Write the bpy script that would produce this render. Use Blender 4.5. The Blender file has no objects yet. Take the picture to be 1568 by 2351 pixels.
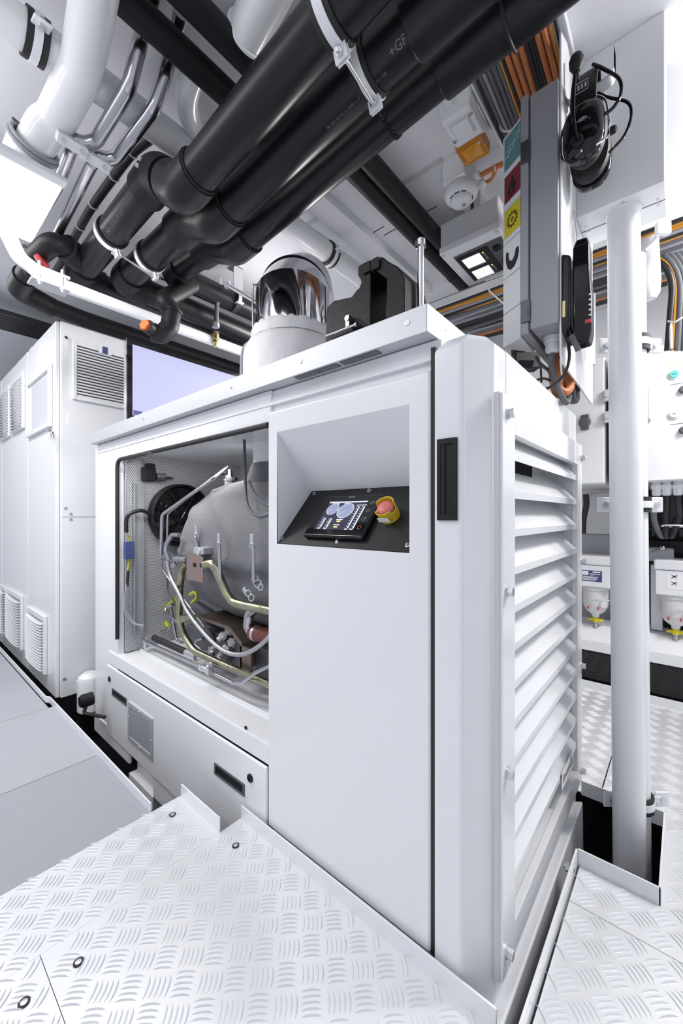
import bpy, bmesh, math, random
from mathutils import Vector, Matrix, noise
random.seed(7)
S = bpy.context.scene
COL = S.collection
PI = math.pi

# ------------------------------------------------------------------ camera, world, lights, exposure
F, CX, CY, EYE = 915.0, 784.0, 1183.0, 1.0
FW = Vector((-.652, .7582, 0)).normalized()
RT = Vector((FW.y, -FW.x, 0))
CAM = Vector((0, 0, EYE))
cd = bpy.data.cameras.new('camera'); cam = bpy.data.objects.new('camera', cd); COL.objects.link(cam)
cd.sensor_fit = 'HORIZONTAL'; cd.sensor_width = 24.0; cd.lens = F / 1568 * 24
cd.shift_y = (CY - 1175.5) / 1568
cd.clip_start = .01; cd.clip_end = 60
cam.location = CAM; cam.rotation_euler = (PI / 2, 0, math.atan2(.652, .7582))
S.camera = cam

W = bpy.data.worlds.new('world'); S.world = W; W.use_nodes = True
W.node_tree.nodes['Background'].inputs[0].default_value = (.86, .89, 1, 1)
W.node_tree.nodes['Background'].inputs[1].default_value = .74

def area(name, loc, size, power, target=None, sy=None, col=(1, .985, .97), spread=PI):
    l = bpy.data.lights.new(name, 'AREA'); l.energy = power; l.color = col
    l.size = size; l.spread = spread
    if sy: l.shape = 'RECTANGLE'; l.size_y = sy
    o = bpy.data.objects.new(name, l); COL.objects.link(o); o.location = loc
    d = (Vector(target) - Vector(loc)) if target else Vector((0, 0, -1))
    o.rotation_euler = d.to_track_quat('-Z', 'Y').to_euler()
    return o
area('ceiling_light_left', (-1.76, .30, 2.07), .40, 12, sy=.20, target=(-2.15, .62, 1.0))
area('ceiling_light_aisle', (-3.1, -.1, 2.40), 1.8, 26, sy=.35)
area('near_fill_light', (-1.9, -1.05, 2.38), 1.2, 14, sy=.3, target=(-1.9, .5, .2))  # added fill lamp behind the viewer, lifts the lower hatch and left jamb
area('ceiling_light_right', (.60, 1.72, 2.38), .16, 24, sy=.4, target=(.0, 1.35, .5))
area('ceiling_light_back', (.35, 2.1, 2.05), .35, 20, sy=.5, target=(-.2, 2.4, 1.0))
area('ceiling_light_behind_bench', (-1.75, 2.10, 2.05), .9, 34, sy=.3, target=(-2.5, 1.2, 1.1))
area('ceiling_fill_uplight', (-1.2, -.45, 2.0), 1.6, 13, sy=.12, target=(-1.2, -.4499, 2.44))  # added lamp facing up, only there to brighten the ceiling
area('compartment_light', (-1.72, .875, 1.275), .9, 3.6, sy=.05, target=(-1.95, 1.05, .3))
S.view_settings.view_transform = 'Standard'
S.view_settings.look = 'None'
S.view_settings.gamma = 1
S.view_settings.use_curve_mapping = False
S.view_settings.exposure = -.02

# ------------------------------------------------------------------ measuring: a photo point on a known real plane
def ray(px, py): return RT * ((px - CX) / F) + FW + Vector((0, 0, (CY - py) / F))
def P(px, py, X=None, Y=None, Z=None):
    d = ray(px, py)
    t = X / d.x if X is not None else Y / d.y if Y is not None else (Z - EYE) / d.z
    return CAM + d * t
def PL(px, py, o, n):
    d = ray(px, py); return CAM + d * ((Vector(o) - CAM).dot(n) / d.dot(n))
def V(*a): return Vector(a)

# ------------------------------------------------------------------ materials
def mat(name, col, rough=.4, metal=0, coat=0, emit=None, es=0, trans=0, spec=.5, ior=1.45):
    m = bpy.data.materials.new(name); m.use_nodes = True
    b = m.node_tree.nodes['Principled BSDF']
    b.inputs['Base Color'].default_value = (*col, 1); b.inputs['Roughness'].default_value = rough
    b.inputs['Metallic'].default_value = metal; b.inputs['Coat Weight'].default_value = coat
    b.inputs['Transmission Weight'].default_value = trans; b.inputs['Specular IOR Level'].default_value = spec
    b.inputs['IOR'].default_value = ior
    if emit: b.inputs['Emission Color'].default_value = (*emit, 1); b.inputs['Emission Strength'].default_value = es
    return m
def bump(m, scale, strength=.2, kind='noise', dist=.01, vec=None):
    nt = m.node_tree; n = nt.nodes; l = nt.links
    tc = n.new('ShaderNodeTexCoord')
    if kind == 'noise':
        t = n.new('ShaderNodeTexNoise'); t.inputs['Scale'].default_value = scale; out = t.outputs['Fac']
    elif kind == 'voronoi':
        t = n.new('ShaderNodeTexVoronoi'); t.inputs['Scale'].default_value = scale; out = t.outputs['Distance']
    else:
        t = n.new('ShaderNodeTexWave'); t.inputs['Scale'].default_value = scale; out = t.outputs['Fac']
        t.bands_direction = kind
    l.new(tc.outputs['Object'], t.inputs['Vector'])
    b = n.new('ShaderNodeBump'); b.inputs['Strength'].default_value = strength; b.inputs['Distance'].default_value = dist
    l.new(out, b.inputs['Height']); l.new(b.outputs['Normal'], n['Principled BSDF'].inputs['Normal'])
    return m
def blotch(m, scale, c2, lo=.35, hi=.7):
    nt = m.node_tree; n = nt.nodes; l = nt.links
    b = n['Principled BSDF']; c1 = tuple(b.inputs['Base Color'].default_value)
    tc = n.new('ShaderNodeTexCoord'); t = n.new('ShaderNodeTexNoise'); t.inputs['Scale'].default_value = scale
    l.new(tc.outputs['Object'], t.inputs['Vector'])
    r = n.new('ShaderNodeValToRGB'); r.color_ramp.elements[0].position = lo; r.color_ramp.elements[1].position = hi
    r.color_ramp.elements[0].color = c1; r.color_ramp.elements[1].color = (*c2, 1)
    l.new(t.outputs['Fac'], r.inputs['Fac']); l.new(r.outputs['Color'], b.inputs['Base Color'])
    return m
M = dict(
    white=mat('white_gloss_paint', (.80, .81, .835), .28, coat=.25),
    whitesat=mat('white_satin_paint', (.80, .81, .84), .42),
    ceil=mat('ceiling_panel_paint', (.83, .835, .87), .42),
    deck=mat('aluminium_tread_plate', (.80, .81, .83), .36, metal=.4),
    greyfloor=bump(mat('grey_rubber_floor', (.36, .372, .41), .6), 52, .35, 'Y', .002),
    greysmooth=mat('grey_floor_paint', (.41, .422, .46), .5),
    sub=mat('dark_bilge', (.03, .03, .035), .6),
    black=bump(mat('black_pipe_plastic', (.0075, .008, .0105), .36, spec=.42), 220, .05, 'noise', .003),
    blackmat=mat('black_matt_plastic', (.010, .0105, .0125), .5, spec=.35),
    blackgloss=mat('black_gloss_plastic', (.008, .008, .010), .08),
    rubber=mat('black_rubber', (.02, .02, .022), .6),
    cast=bump(mat('black_hammered_iron', (.0055, .006, .007), .34, spec=.3), 430, .35, 'noise', .003),
    alu=bump(mat('brushed_aluminium', (.58, .59, .62), .5, .5), 90, .03, 'noise', .002),
    alu2=mat('dark_aluminium', (.15, .15, .165), .42, .7),
    steel=mat('stainless_steel', (.50, .50, .53), .22, 1),
    chrome=mat('polished_chrome', (.72, .72, .75), .07, 1),
    zinc=mat('zinc_plated_steel', (.66, .66, .69), .33, .9),
    brass=mat('brass', (.52, .42, .22), .28, 1),
    gold=blotch(mat('yellow_chromate_steel', (.34, .315, .225), .26, 1), 26, (.47, .46, .31)),
    iris=blotch(mat('iridescent_chromate_plate', (.40, .27, .17), .32, .85), 22, (.36, .29, .34)),
    bronze=mat('bronze_painted_steel', (.22, .17, .145), .35, .7),
    jacket=bump(mat('grey_insulation_cloth', (.150, .153, .165), .7), 45, .15, 'noise', .015),
    jacketw=bump(mat('white_insulation_cloth', (.82, .82, .83), .7), 28, .18, 'noise', .02),
    greybox=mat('light_grey_enclosure', (.36, .37, .395), .45),
    greyplast=mat('grey_plastic', (.60, .61, .63), .45),
    dgrey=mat('dark_grey_plastic', (.10, .105, .12), .5),
    orange=mat('orange_cable_jacket', (.58, .20, .065), .45),
    orange2=mat('amber_cable_jacket', (.66, .30, .03), .45),
    greycab=mat('grey_cable_jacket', (.135, .14, .155), .45),
    lgreycab=mat('light_grey_cable_jacket', (.33, .33, .38), .45),
    blackcab=mat('black_cable_jacket', (.02, .021, .024), .4),
    browncab=mat('brown_cable_jacket', (.22, .09, .05), .5),
    red=mat('red_plastic', (.52, .06, .06), .35),
    pinkred=mat('red_button_plastic', (.66, .17, .15), .4),
    orangecap=mat('orange_cap_plastic', (.75, .13, .03), .4),
    yellow=mat('yellow_plastic', (.62, .45, .03), .35),
    yellowv=mat('yellow_valve_plastic', (.80, .66, .02), .4),
    amber=mat('amber_lens', (.72, .27, .015), .15, trans=.35),
    amber2=mat('amber_lens_prism', (.85, .36, .02), .2, trans=.2),
    teal=mat('teal_sign', (.10, .27, .29), .4), signred=mat('red_sign', (.22, .02, .03), .4),
    signyel=mat('yellow_sign', (.72, .62, .03), .4), signblk=mat('sign_symbol', (.015, .015, .02), .5),
    signwhite=mat('sign_housing', (.82, .83, .86), .35),
    ink=mat('printed_grey_text', (.17, .175, .21), .5), inkdark=mat('printed_dark_text', (.03, .03, .06), .5),
    label=mat('white_label', (.85, .85, .87), .5), bluelabel=mat('blue_label', (.055, .065, .2), .45),
    greenb=mat('turquoise_button', (.14, .52, .47), .3),
    silicone=mat('red_brown_silicone_hose', (.17, .048, .036), .4),
    blueplast=mat('blue_connector', (.06, .08, .22), .45),
    lime=mat('yellow_green_sleeve', (.50, .52, .03), .5),
    braid=bump(mat('braided_steel_hose', (.50, .50, .52), .35, .9), 400, .4, 'voronoi', .003),
    screen=mat('monitor_screen', (.03, .03, .04), .55, spec=.2, emit=(.62, .64, .94), es=.95),
    lcd=mat('lcd_screen', (.02, .02, .03), .15, emit=(.02, .022, .045), es=1),
    lcdw=mat('lcd_white', (.2, .2, .2), .3, emit=(.8, .85, .95), es=.8),
    lcdb=mat('lcd_blue', (.1, .1, .1), .3, emit=(.22, .26, .48), es=1),
    lcdg=mat('backlit_display', (.3, .3, .3), .3, emit=(.95, .95, .95), es=.9),
    lcdy=mat('lcd_yellow', (.2, .2, .1), .3, emit=(.85, .7, .2), es=.9),
    led=mat('yellow_led', (.3, .3, .05), .3, emit=(.9, .9, .2), es=2),
    lamp=mat('lamp_diffuser', (.9, .9, .9), .4, emit=(1, .99, .98), es=3.2),
    tie=mat('cable_tie', (.70, .70, .72), .4),
    bowl=mat('milky_filter_bowl', (.80, .81, .83), .3, trans=.15),
)
def perforated():
    m = mat('perforated_sheet', (.50, .505, .53), .5, .3)
    nt = m.node_tree; n = nt.nodes; l = nt.links
    tc = n.new('ShaderNodeTexCoord'); sp = n.new('ShaderNodeSeparateXYZ'); l.new(tc.outputs['Object'], sp.inputs[0])
    def mth(op, a, b=None):
        k = n.new('ShaderNodeMath'); k.operation = op
        for i, x in enumerate((a, b)):
            if x is None: continue
            if isinstance(x, (int, float)): k.inputs[i].default_value = x
            else: l.new(x, k.inputs[i])
        return k.outputs[0]
    p = .0095
    a = mth('ADD', sp.outputs[0], sp.outputs[1])     # works on X walls and on Y walls
    u = mth('MULTIPLY', a, 2 * PI / p); v = mth('MULTIPLY', sp.outputs[2], 2 * PI / p / 1.732)
    s = mth('MULTIPLY', mth('COSINE', u), mth('COSINE', mth('MULTIPLY', v, 1)))
    hole = mth('GREATER_THAN', s, .38)
    mix = n.new('ShaderNodeMix'); mix.data_type = 'RGBA'
    mix.inputs[6].default_value = (.60, .61, .64, 1); mix.inputs[7].default_value = (.07, .07, .085, 1)
    l.new(hole, mix.inputs[0]); l.new(mix.outputs[2], n['Principled BSDF'].inputs['Base Color'])
    return m
M['perf'] = perforated()

# ------------------------------------------------------------------ mesh builder
def frame(n, up=(0, 0, 1)):
    n = Vector(n).normalized(); up = Vector(up)
    if abs(n.dot(up)) > .99: up = Vector((0, 1, 0))
    u = up.cross(n).normalized(); return u, n.cross(u)
def fillet(pts, rad, seg=6):
    pts = [Vector(p) for p in pts]
    if len(pts) < 3 or rad <= 0: return pts
    out = [pts[0]]
    for i in range(1, len(pts) - 1):
        a, b, c = pts[i - 1], pts[i], pts[i + 1]
        da, dc = (a - b), (c - b); la, lc = da.length, dc.length
        if la < 1e-6 or lc < 1e-6: continue
        da /= la; dc /= lc
        ang = da.angle(dc, PI)
        if ang > PI - .03: out.append(b); continue
        t = min(rad / max(math.tan(ang / 2), .05), la * .48, lc * .48)
        p0, p2 = b + da * t, b + dc * t
        for k in range(seg + 1):
            s = k / seg; out.append(p0 * (1 - s) ** 2 + b * 2 * s * (1 - s) + p2 * s * s)
    out.append(pts[-1]); return out
def spline(pts, seg=6):
    p = [Vector(q) for q in pts]; p = [p[0] * 2 - p[1]] + p + [p[-1] * 2 - p[-2]]; out = []
    for i in range(1, len(p) - 2):
        for k in range(seg):
            t = k / seg; a, b, c, d = p[i - 1:i + 3]
            out.append(.5 * ((2 * b) + (c - a) * t + (2 * a - 5 * b + 4 * c - d) * t * t + (3 * b - a - 3 * c + d) * t ** 3))
    out.append(p[-2]); return out
class MB:
    def __init__(s): s.v = []; s.f = []; s.m = []; s.cur = 0
    def mi(s, i): s.cur = i; return s
    def add(s, vs, fs):
        o = len(s.v); s.v += [Vector(x) for x in vs]
        for f in fs: s.f.append([i + o for i in f]); s.m.append(s.cur)
        return s
    def box(s, a, b):
        x0, x1 = sorted((a[0], b[0])); y0, y1 = sorted((a[1], b[1])); z0, z1 = sorted((a[2], b[2]))
        return s.add([(x0, y0, z0), (x1, y0, z0), (x1, y1, z0), (x0, y1, z0), (x0, y0, z1), (x1, y0, z1), (x1, y1, z1), (x0, y1, z1)],
                     [(0, 3, 2, 1), (4, 5, 6, 7), (0, 1, 5, 4), (1, 2, 6, 5), (2, 3, 7, 6), (3, 0, 4, 7)])
    def obox(s, c, u, v, n, su, sv, sn):          # oriented box: centre, three axes, full sizes
        c, u, v, n = Vector(c), Vector(u) * su / 2, Vector(v) * sv / 2, Vector(n) * sn / 2
        q = [c + u * i + v * j + n * k for k in (-1, 1) for (i, j) in ((-1, -1), (1, -1), (1, 1), (-1, 1))]
        return s.add(q, [(0, 3, 2, 1), (4, 5, 6, 7), (0, 1, 5, 4), (1, 2, 6, 5), (2, 3, 7, 6), (3, 0, 4, 7)])
    def hexa(s, q4a, q4b):                        # loft between two quads
        return s.add(list(q4a) + list(q4b), [(0, 3, 2, 1), (4, 5, 6, 7), (0, 1, 5, 4), (1, 2, 6, 5), (2, 3, 7, 6), (3, 0, 4, 7)])
    def poly(s, pts, off):                        # polygon extruded by the vector off
        n = len(pts); off = Vector(off); a = [Vector(p) for p in pts]
        fs = [list(range(n))[::-1], list(range(n, 2 * n))] + [(i, (i + 1) % n, n + (i + 1) % n, n + i) for i in range(n)]
        return s.add(a + [p + off for p in a], fs)
    def quad(s, *pts): return s.add(pts, [tuple(range(len(pts)))])
    def ring(s, c, n, r, k, up=(0, 0, 1)):
        u, v = frame(n, up); c = Vector(c)
        return [c + (u * math.cos(2 * PI * i / k) + v * math.sin(2 * PI * i / k)) * r for i in range(k)]
    def loft(s, rings, cap=True):
        k = len(rings[0]); vs = [p for r in rings for p in r]; fs = []
        for j in range(len(rings) - 1):
            for i in range(k):
                a, b = j * k + i, j * k + (i + 1) % k
                fs.append((a, b, b + k, a + k))
        if cap: fs += [tuple(range(k))[::-1], tuple(range((len(rings) - 1) * k, len(rings) * k))]
        return s.add(vs, fs)
    def cyl(s, a, b, r, r2=None, k=20):
        a, b = Vector(a), Vector(b); n = b - a
        return s.loft([s.ring(a, n, r, k), s.ring(b, n, r if r2 is None else r2, k)])
    def lathe(s, c, axis, prof, k=32, cap=True):  # prof: (distance along axis, radius)
        c, axis = Vector(c), Vector(axis).normalized()
        return s.loft([s.ring(c + axis * t, axis, max(r, 1e-4), k) for t, r in prof], cap)
    def tube(s, pts, r, k=12, rad=0, sp=0, cap=True, mitre=False):
        pts = spline(pts, sp) if sp else fillet(pts, rad)
        pts = [Vector(p) for p in pts]; n = len(pts)
        tan = [(pts[min(i + 1, n - 1)] - pts[max(i - 1, 0)]).normalized() for i in range(n)]
        u, v = frame(pts[1] - pts[0]); rings = []
        for i in range(n):
            t = tan[i]
            if i: u = (u - t * u.dot(t)).normalized(); v = t.cross(u)
            else: u = (u - t * u.dot(t)).normalized(); v = t.cross(u)
            rr = r[i] if isinstance(r, (list, tuple)) else r
            rg = []
            for q in range(k):
                o = (u * math.cos(2 * PI * q / k) + v * math.sin(2 * PI * q / k)) * rr
                if mitre and 0 < i < n - 1:
                    d = (pts[i] - pts[i - 1]).normalized(); o = o - d * o.dot(d)
                    o = o.normalized() * rr; o = o - d * (o.dot(t) / d.dot(t))
                rg.append(pts[i] + o)
            rings.append(rg)
        return s.loft(rings, cap)
    def torus(s, c, n, R, r, k=40, q=8, a0=0, a1=2 * PI, up=(0, 0, 1)):
        u, v = frame(n, up); c = Vector(c); full = abs(a1 - a0 - 2 * PI) < 1e-6
        pts = [c + (u * math.cos(a0 + (a1 - a0) * i / k) + v * math.sin(a0 + (a1 - a0) * i / k)) * R for i in range(k + 1)]
        return s.tube(pts, r, q, cap=not full)
    def band(s, c, n, R, w, th, k=40, a0=0, a1=2 * PI, up=(0, 0, 1)):  # flat strap round a pipe
        u, v = frame(n, up); c = Vector(c); n = Vector(n).normalized(); rings = []
        for i in range(k + 1):
            a = a0 + (a1 - a0) * i / k; d = u * math.cos(a) + v * math.sin(a)
            rings.append([c + d * R - n * w / 2, c + d * (R + th) - n * w / 2, c + d * (R + th) + n * w / 2, c + d * R + n * w / 2])
        return s.loft(rings)
    def rim(s, o, u, v, n, w, h, b, t, b2=None):   # rectangular frame: o corner, border b (b2 = side border), thickness t along n
        o, u, v, n = Vector(o), Vector(u), Vector(v), Vector(n); b2 = b if b2 is None else b2
        q = lambda x, y, z: o + u * x + v * y + n * z
        vs = [q(x, y, z) for z in (0, t) for x, y in ((0, 0), (w, 0), (w, h), (0, h), (b2, b), (w - b2, b), (w - b2, h - b), (b2, h - b))]
        fs = []
        for i in range(4):
            j = (i + 1) % 4
            fs += [(i, j, 4 + j, 4 + i), (8 + i, 8 + j, 12 + j, 12 + i), (i, j, 8 + j, 8 + i), (4 + i, 4 + j, 12 + j, 12 + i)]
        return s.add(vs, fs)
    def hexnut(s, c, n, r, h): return s.cyl(c, Vector(c) + Vector(n).normalized() * h, r, k=6)
    def text(s, body, o, u, v, h, lift=(0, 0, 0), align='LEFT', wrap=None):
        cu = bpy.data.curves.new('t', 'FONT'); cu.body = body; cu.size = h; cu.align_x = align; cu.resolution_u = 2
        ob = bpy.data.objects.new('t', cu); COL.objects.link(ob)
        me = bpy.data.meshes.new_from_object(ob.evaluated_get(bpy.context.evaluated_depsgraph_get()))
        o, u, v = Vector(o), Vector(u), Vector(v)
        f = wrap or (lambda x, y: o + u * x + v * y + Vector(lift))
        s.add([f(q.co.x, q.co.y) for q in me.vertices], [tuple(p.vertices) for p in me.polygons])
        bpy.data.objects.remove(ob); bpy.data.curves.remove(cu); bpy.data.meshes.remove(me)
        return s
    def build(s, name, mats, parent=None, bevel=0, seg=2, ang=32, smooth=True):
        me = bpy.data.meshes.new(name); me.from_pydata([tuple(v) for v in s.v], [], s.f)
        bm = bmesh.new(); bm.from_mesh(me); bmesh.ops.recalc_face_normals(bm, faces=bm.faces); bm.to_mesh(me); bm.free()
        for m in (mats if isinstance(mats, (list, tuple)) else [mats]): me.materials.append(M[m] if isinstance(m, str) else m)
        me.polygons.foreach_set('material_index', s.m)
        if smooth:
            me.polygons.foreach_set('use_smooth', [True] * len(me.polygons)); me.set_sharp_from_angle(angle=math.radians(ang))
        o = bpy.data.objects.new(name, me); COL.objects.link(o)
        if bevel:
            b = o.modifiers.new('bevel', 'BEVEL'); b.width = bevel; b.segments = seg; b.limit_method = 'ANGLE'
            b.angle_limit = math.radians(35); b.harden_normals = smooth
        if parent is not None:
            o.parent = parent
            if parent.type == 'EMPTY': o.matrix_parent_inverse = Matrix.Translation(-Vector(parent.location))
        return o
def tag(o, label=None, cat=None, group=None, kind=None):
    if label: o['label'] = label
    if cat: o['category'] = cat
    if group: o['group'] = group
    if kind: o['kind'] = kind
    return o
def thing(name, label, cat, loc=(0, 0, 0), group=None):
    o = bpy.data.objects.new(name, None); COL.objects.link(o); o.location = loc; o.empty_display_size = .05
    return tag(o, label, cat, group)
def struct(o, label, cat): return tag(o, label, cat, kind='structure')
def shift(root, dx, label=None):
    r = root.copy(); COL.objects.link(r); r.location = root.location + Vector(dx)
    if label: r['label'] = label
    for ch in list(root.children):
        c = ch.copy(); COL.objects.link(c); c.parent = r; c.matrix_parent_inverse = ch.matrix_parent_inverse.copy()
        for g in list(ch.children):
            d = g.copy(); COL.objects.link(d); d.parent = c
    return r

# ================================================================== THE SETTING
def bars(mb, poly, cell=.0545, skip=None):
    """five-bar tread: raised lens-shaped bars, lattice turned 45 degrees, clipped to a convex polygon"""
    e1, e2 = V(1, 1, 0).normalized(), V(-1, 1, 0).normalized()
    n = len(poly)
    def inside(p):
        for i in range(n):
            a, b = poly[i], poly[(i + 1) % n]
            if (b[0] - a[0]) * (p.y - a[1]) - (b[1] - a[1]) * (p.x - a[0]) < .010: return False
        return not (skip and skip[0] - .02 < p.x < skip[1] + .02 and skip[2] - .02 < p.y < skip[3] + .02)
    xs = [p[0] for p in poly]; ys = [p[1] for p in poly]
    R = int(3.6 / cell)
    for i in range(-R, R):
        for j in range(-R, R):
            c = e1 * (i * cell) + e2 * (j * cell)
            if not (min(xs) - .05 < c.x < max(xs) + .05 and min(ys) - .05 < c.y < max(ys) + .05): continue
            L, Wd = (e1, e2) if (i + j) % 2 else (e2, e1)
            for b in range(5):
                o = c + Wd * ((b - 2) * cell * .198)
                hl = cell * .41; vs = []; fs = []
                pts = [(-hl, 0, 0)]
                for t in (-.55, 0, .55):
                    w = .0024 * (1 - t * t * .5); bow = .0035 * (1 - t * t)
                    pts += [(t * hl, bow - w, 0), (t * hl, bow, .0030), (t * hl, bow + w, 0)]
                pts.append((hl, 0, 0))
                q = [o + L * a + Wd * k + V(0, 0, h) for a, k, h in pts]
                if not inside(o): continue
                f = [(0, 2, 1), (0, 3, 2)]
                for s in (0, 3): f += [(1 + s, 2 + s, 5 + s, 4 + s), (2 + s, 3 + s, 6 + s, 5 + s)]
                f += [(7, 8, 10), (8, 9, 10)]
                mb.add(q, f)
def plate(x0, x1, y0, y1, z=0, th=.005, skip=None, tread=True):
    mb = MB()
    if skip:
        a, b, c, d = skip
        mb.box((x0, y0, z - th), (a, y1, z)).box((b, y0, z - th), (x1, y1, z)).box((a, y0, z - th), (b, c, z)).box((a, d, z - th), (b, y1, z))
    else: mb.box((x0, y0, z - th), (x1, y1, z))
    if tread: bars(mb, [(x0, y0), (x1, y0), (x1, y1), (x0, y1)], skip=skip)
    return mb
HOLE = (-.26, -.045, 1.31, 1.652)
fl = plate(-1.1101, -.275, .2407, .78).build('floor', 'deck', ang=20); struct(fl, 'white five-bar tread plate in front of the generator housing', 'floor')
for x, y in ((541, 1942), (180, 2210)):
    p = P(x, y, Z=0)
    s = MB().mi(1).lathe(p, (0, 0, 1), [(-.001, .0105), (.0024, .0105), (.0026, .0085)], 24).mi(0).lathe(p, (0, 0, 1), [(.0, .0068), (.003, .0064), (.0036, .004)], 20)
    s.build('screw', ['zinc', 'rubber'], fl)
f2 = plate(-1.362, -1.1106, -1.2, .702).build('floor', 'deck', ang=20); struct(f2, 'narrow tread plate along the edge of the grey floor', 'floor')
for x, y in ((396, 1871), (55, 2303)):
    p = P(x, y, Z=0)
    s = MB().mi(1).lathe(p, (0, 0, 1), [(-.001, .0105), (.0024, .0105), (.0026, .0085)], 24).mi(0).lathe(p, (0, 0, 1), [(.0, .0068), (.003, .0064), (.0036, .004)], 20)
    s.build('screw', ['zinc', 'rubber'], f2)
struct(plate(-1.1101, -.275, -1.2, .2393).build('floor', 'deck', ang=20), 'tread plate nearest the viewer', 'floor')
struct(plate(-.226, .9, -1.2, 1.169).build('floor', 'deck', ang=20), 'tread plate right of the generator housing', 'floor')
struct(plate(-.226, .9, 1.171, 2.68, skip=(-.226, -.045, 1.31, 1.652)).build('floor', 'deck', ang=20), 'tread plate around the square pipe cut-out', 'floor')
struct(plate(-1.5, -.23, 1.66, 2.68).build('floor', 'deck', ang=20), 'tread plate behind the generator housing', 'floor')
mb = MB().box((-1.860, -1.2, -.012), (-1.364, .598, -.004))
struct(mb.build('floor', 'greyfloor'), 'ribbed grey rubber floor left of the tread plate', 'floor')
struct(MB().box((-2.512, -1.2, -.012), (-1.863, .598, -.004)).build('floor', 'greysmooth'), 'grey floor panel in front of the gap', 'floor')
struct(MB().box((-5.6, -1.2, -.012), (-2.515, .580, -.004)).build('floor', 'greysmooth'), 'grey floor panel in front of the white cabinets', 'floor')
struct(MB().box((-5.7, -1.3, -.42), (1.0, 3.4, -.40)).build('floor', 'sub'), 'dark bilge under the raised floor', 'floor')
# kerbs (angle strips standing along the plate edges)
def kerb(n, pts, h, label, th=.0055, z0=-.006):
    mb = MB(); pts = [V(*p) for p in pts]
    for a, b in zip(pts, pts[1:]):
        d = (b - a).normalized(); q = V(-d.y, d.x, 0) * th
        mb.poly([a, b, b + q, a + q], (0, 0, h)) if False else mb.hexa(
            [a + V(0, 0, z0), b + V(0, 0, z0), b + q + V(0, 0, z0), a + q + V(0, 0, z0)],
            [a + V(0, 0, h), b + V(0, 0, h), b + q + V(0, 0, h), a + q + V(0, 0, h)])
    return struct(mb.build('trim_%d' % n, 'white', bevel=.0015), label, 'floor edge strip')
kerb(1, [(-.275, .778, 0), (-1.105, .778, 0)][::-1], .045, 'white edge strip below the door of the housing')
kerb(2, [(-1.356, .701, 0), (-1.112, .701, 0)], .045, 'short white edge strip by the lower hatch')
kerb(3, [(-2.575, .598, 0), (-1.365, .598, 0)], .028, 'white edge strip of the grey floor')
kerb(4, [(-5.6, .585, 0), (-2.60, .585, 0), (-2.575, .598, 0)], .028, 'white edge strip in front of the cabinets')
kerb(5, [(-.231, .10, 0), (-.231, 1.306, 0), (-.045, 1.306, 0), (-.045, 1.655, 0), (-.281, 1.655, 0)], .045, 'white edge strip around the pipe cut-out')
kerb(6, [(-1.5, 2.672, 0), (.9, 2.672, 0)], .045, 'white edge strip in front of the black tank')
tag(MB().cyl((-.255, 1.255, .018), (-.231, 1.255, .018), .006).hexnut((-.250, 1.255, .018), (1, 0, 0), .012, .008).lathe((-.238, 1.255, .018), (1, 0, 0), [(0, .014), (.004, .014)], 18).build('earth_stud', 'zinc'), 'zinc earthing stud on the edge strip in the gap beside the louvred end', 'bolt')
# shell
CEIL = 2.44
c = MB().box((-5.7, -1.3, CEIL), (1.0, 3.4, CEIL + .04))
for x, y0, y1 in ((-1.43, 1.0, 3.2), (-.98, 1.3, 3.2)):   # welded cover strips along the ceiling
    c.box((x - .018, y0, CEIL - .006), (x + .018, y1, CEIL))
ce = struct(c.build('ceiling', 'ceil'), 'white painted ceiling panels', 'ceiling')
struct(MB().box((-1.315, .9, CEIL - .04), (-1.20, 3.2, CEIL)).build('trim_12', 'ceil', bevel=.003), 'flat white beam along the ceiling beside the white pipe', 'ceiling beam')
for (ax, ay), (bx, by) in (((700, 520), (770, 475)), ((920, 425), (1015, 362)), ((885, 543), (1000, 468)), ((815, 560), (880, 517))):
    a, b = P(ax, ay, Z=CEIL), P(bx, by, Z=CEIL)
    w = .012 if ax in (700, 920) else .0012
    a.y = b.y = (a.y + b.y) / 2
    struct(MB().box((a.x, a.y - w, CEIL - .004), (b.x, a.y + w, CEIL)).build('trim_7', 'alu2' if w < .01 else 'greyplast'), 'thin seam across the ceiling panels', 'ceiling seam')
struct(MB().box((-5.7, 3.3, -.4), (1.0, 3.34, CEIL)).build('wall_back', 'whitesat'), 'white wall behind the machinery', 'wall')
struct(MB().box((-5.7, -1.3, -.4), (-5.66, 3.4, CEIL)).build('wall_left', 'whitesat'), 'white end wall beyond the cabinets', 'wall')
struct(MB().box((.95, -1.3, -.4), (.99, 3.4, CEIL)).build('wall_right', 'whitesat'), 'white side wall', 'wall')
# sloping white shell plating along the ceiling above the back of the bench
struct(MB().hexa([V(-2.3, 1.9, 2.15), V(-.4, 2.75, 2.15), V(-.4, 2.8, 2.15), V(-2.3, 1.95, 2.15)],
                 [V(-2.3, 1.75, CEIL), V(-.4, 2.62, CEIL), V(-.4, 2.66, CEIL), V(-2.3, 1.8, CEIL)]).build('trim_8', 'whitesat'), 'white sloping ceiling edge panel', 'ceiling panel')
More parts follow.
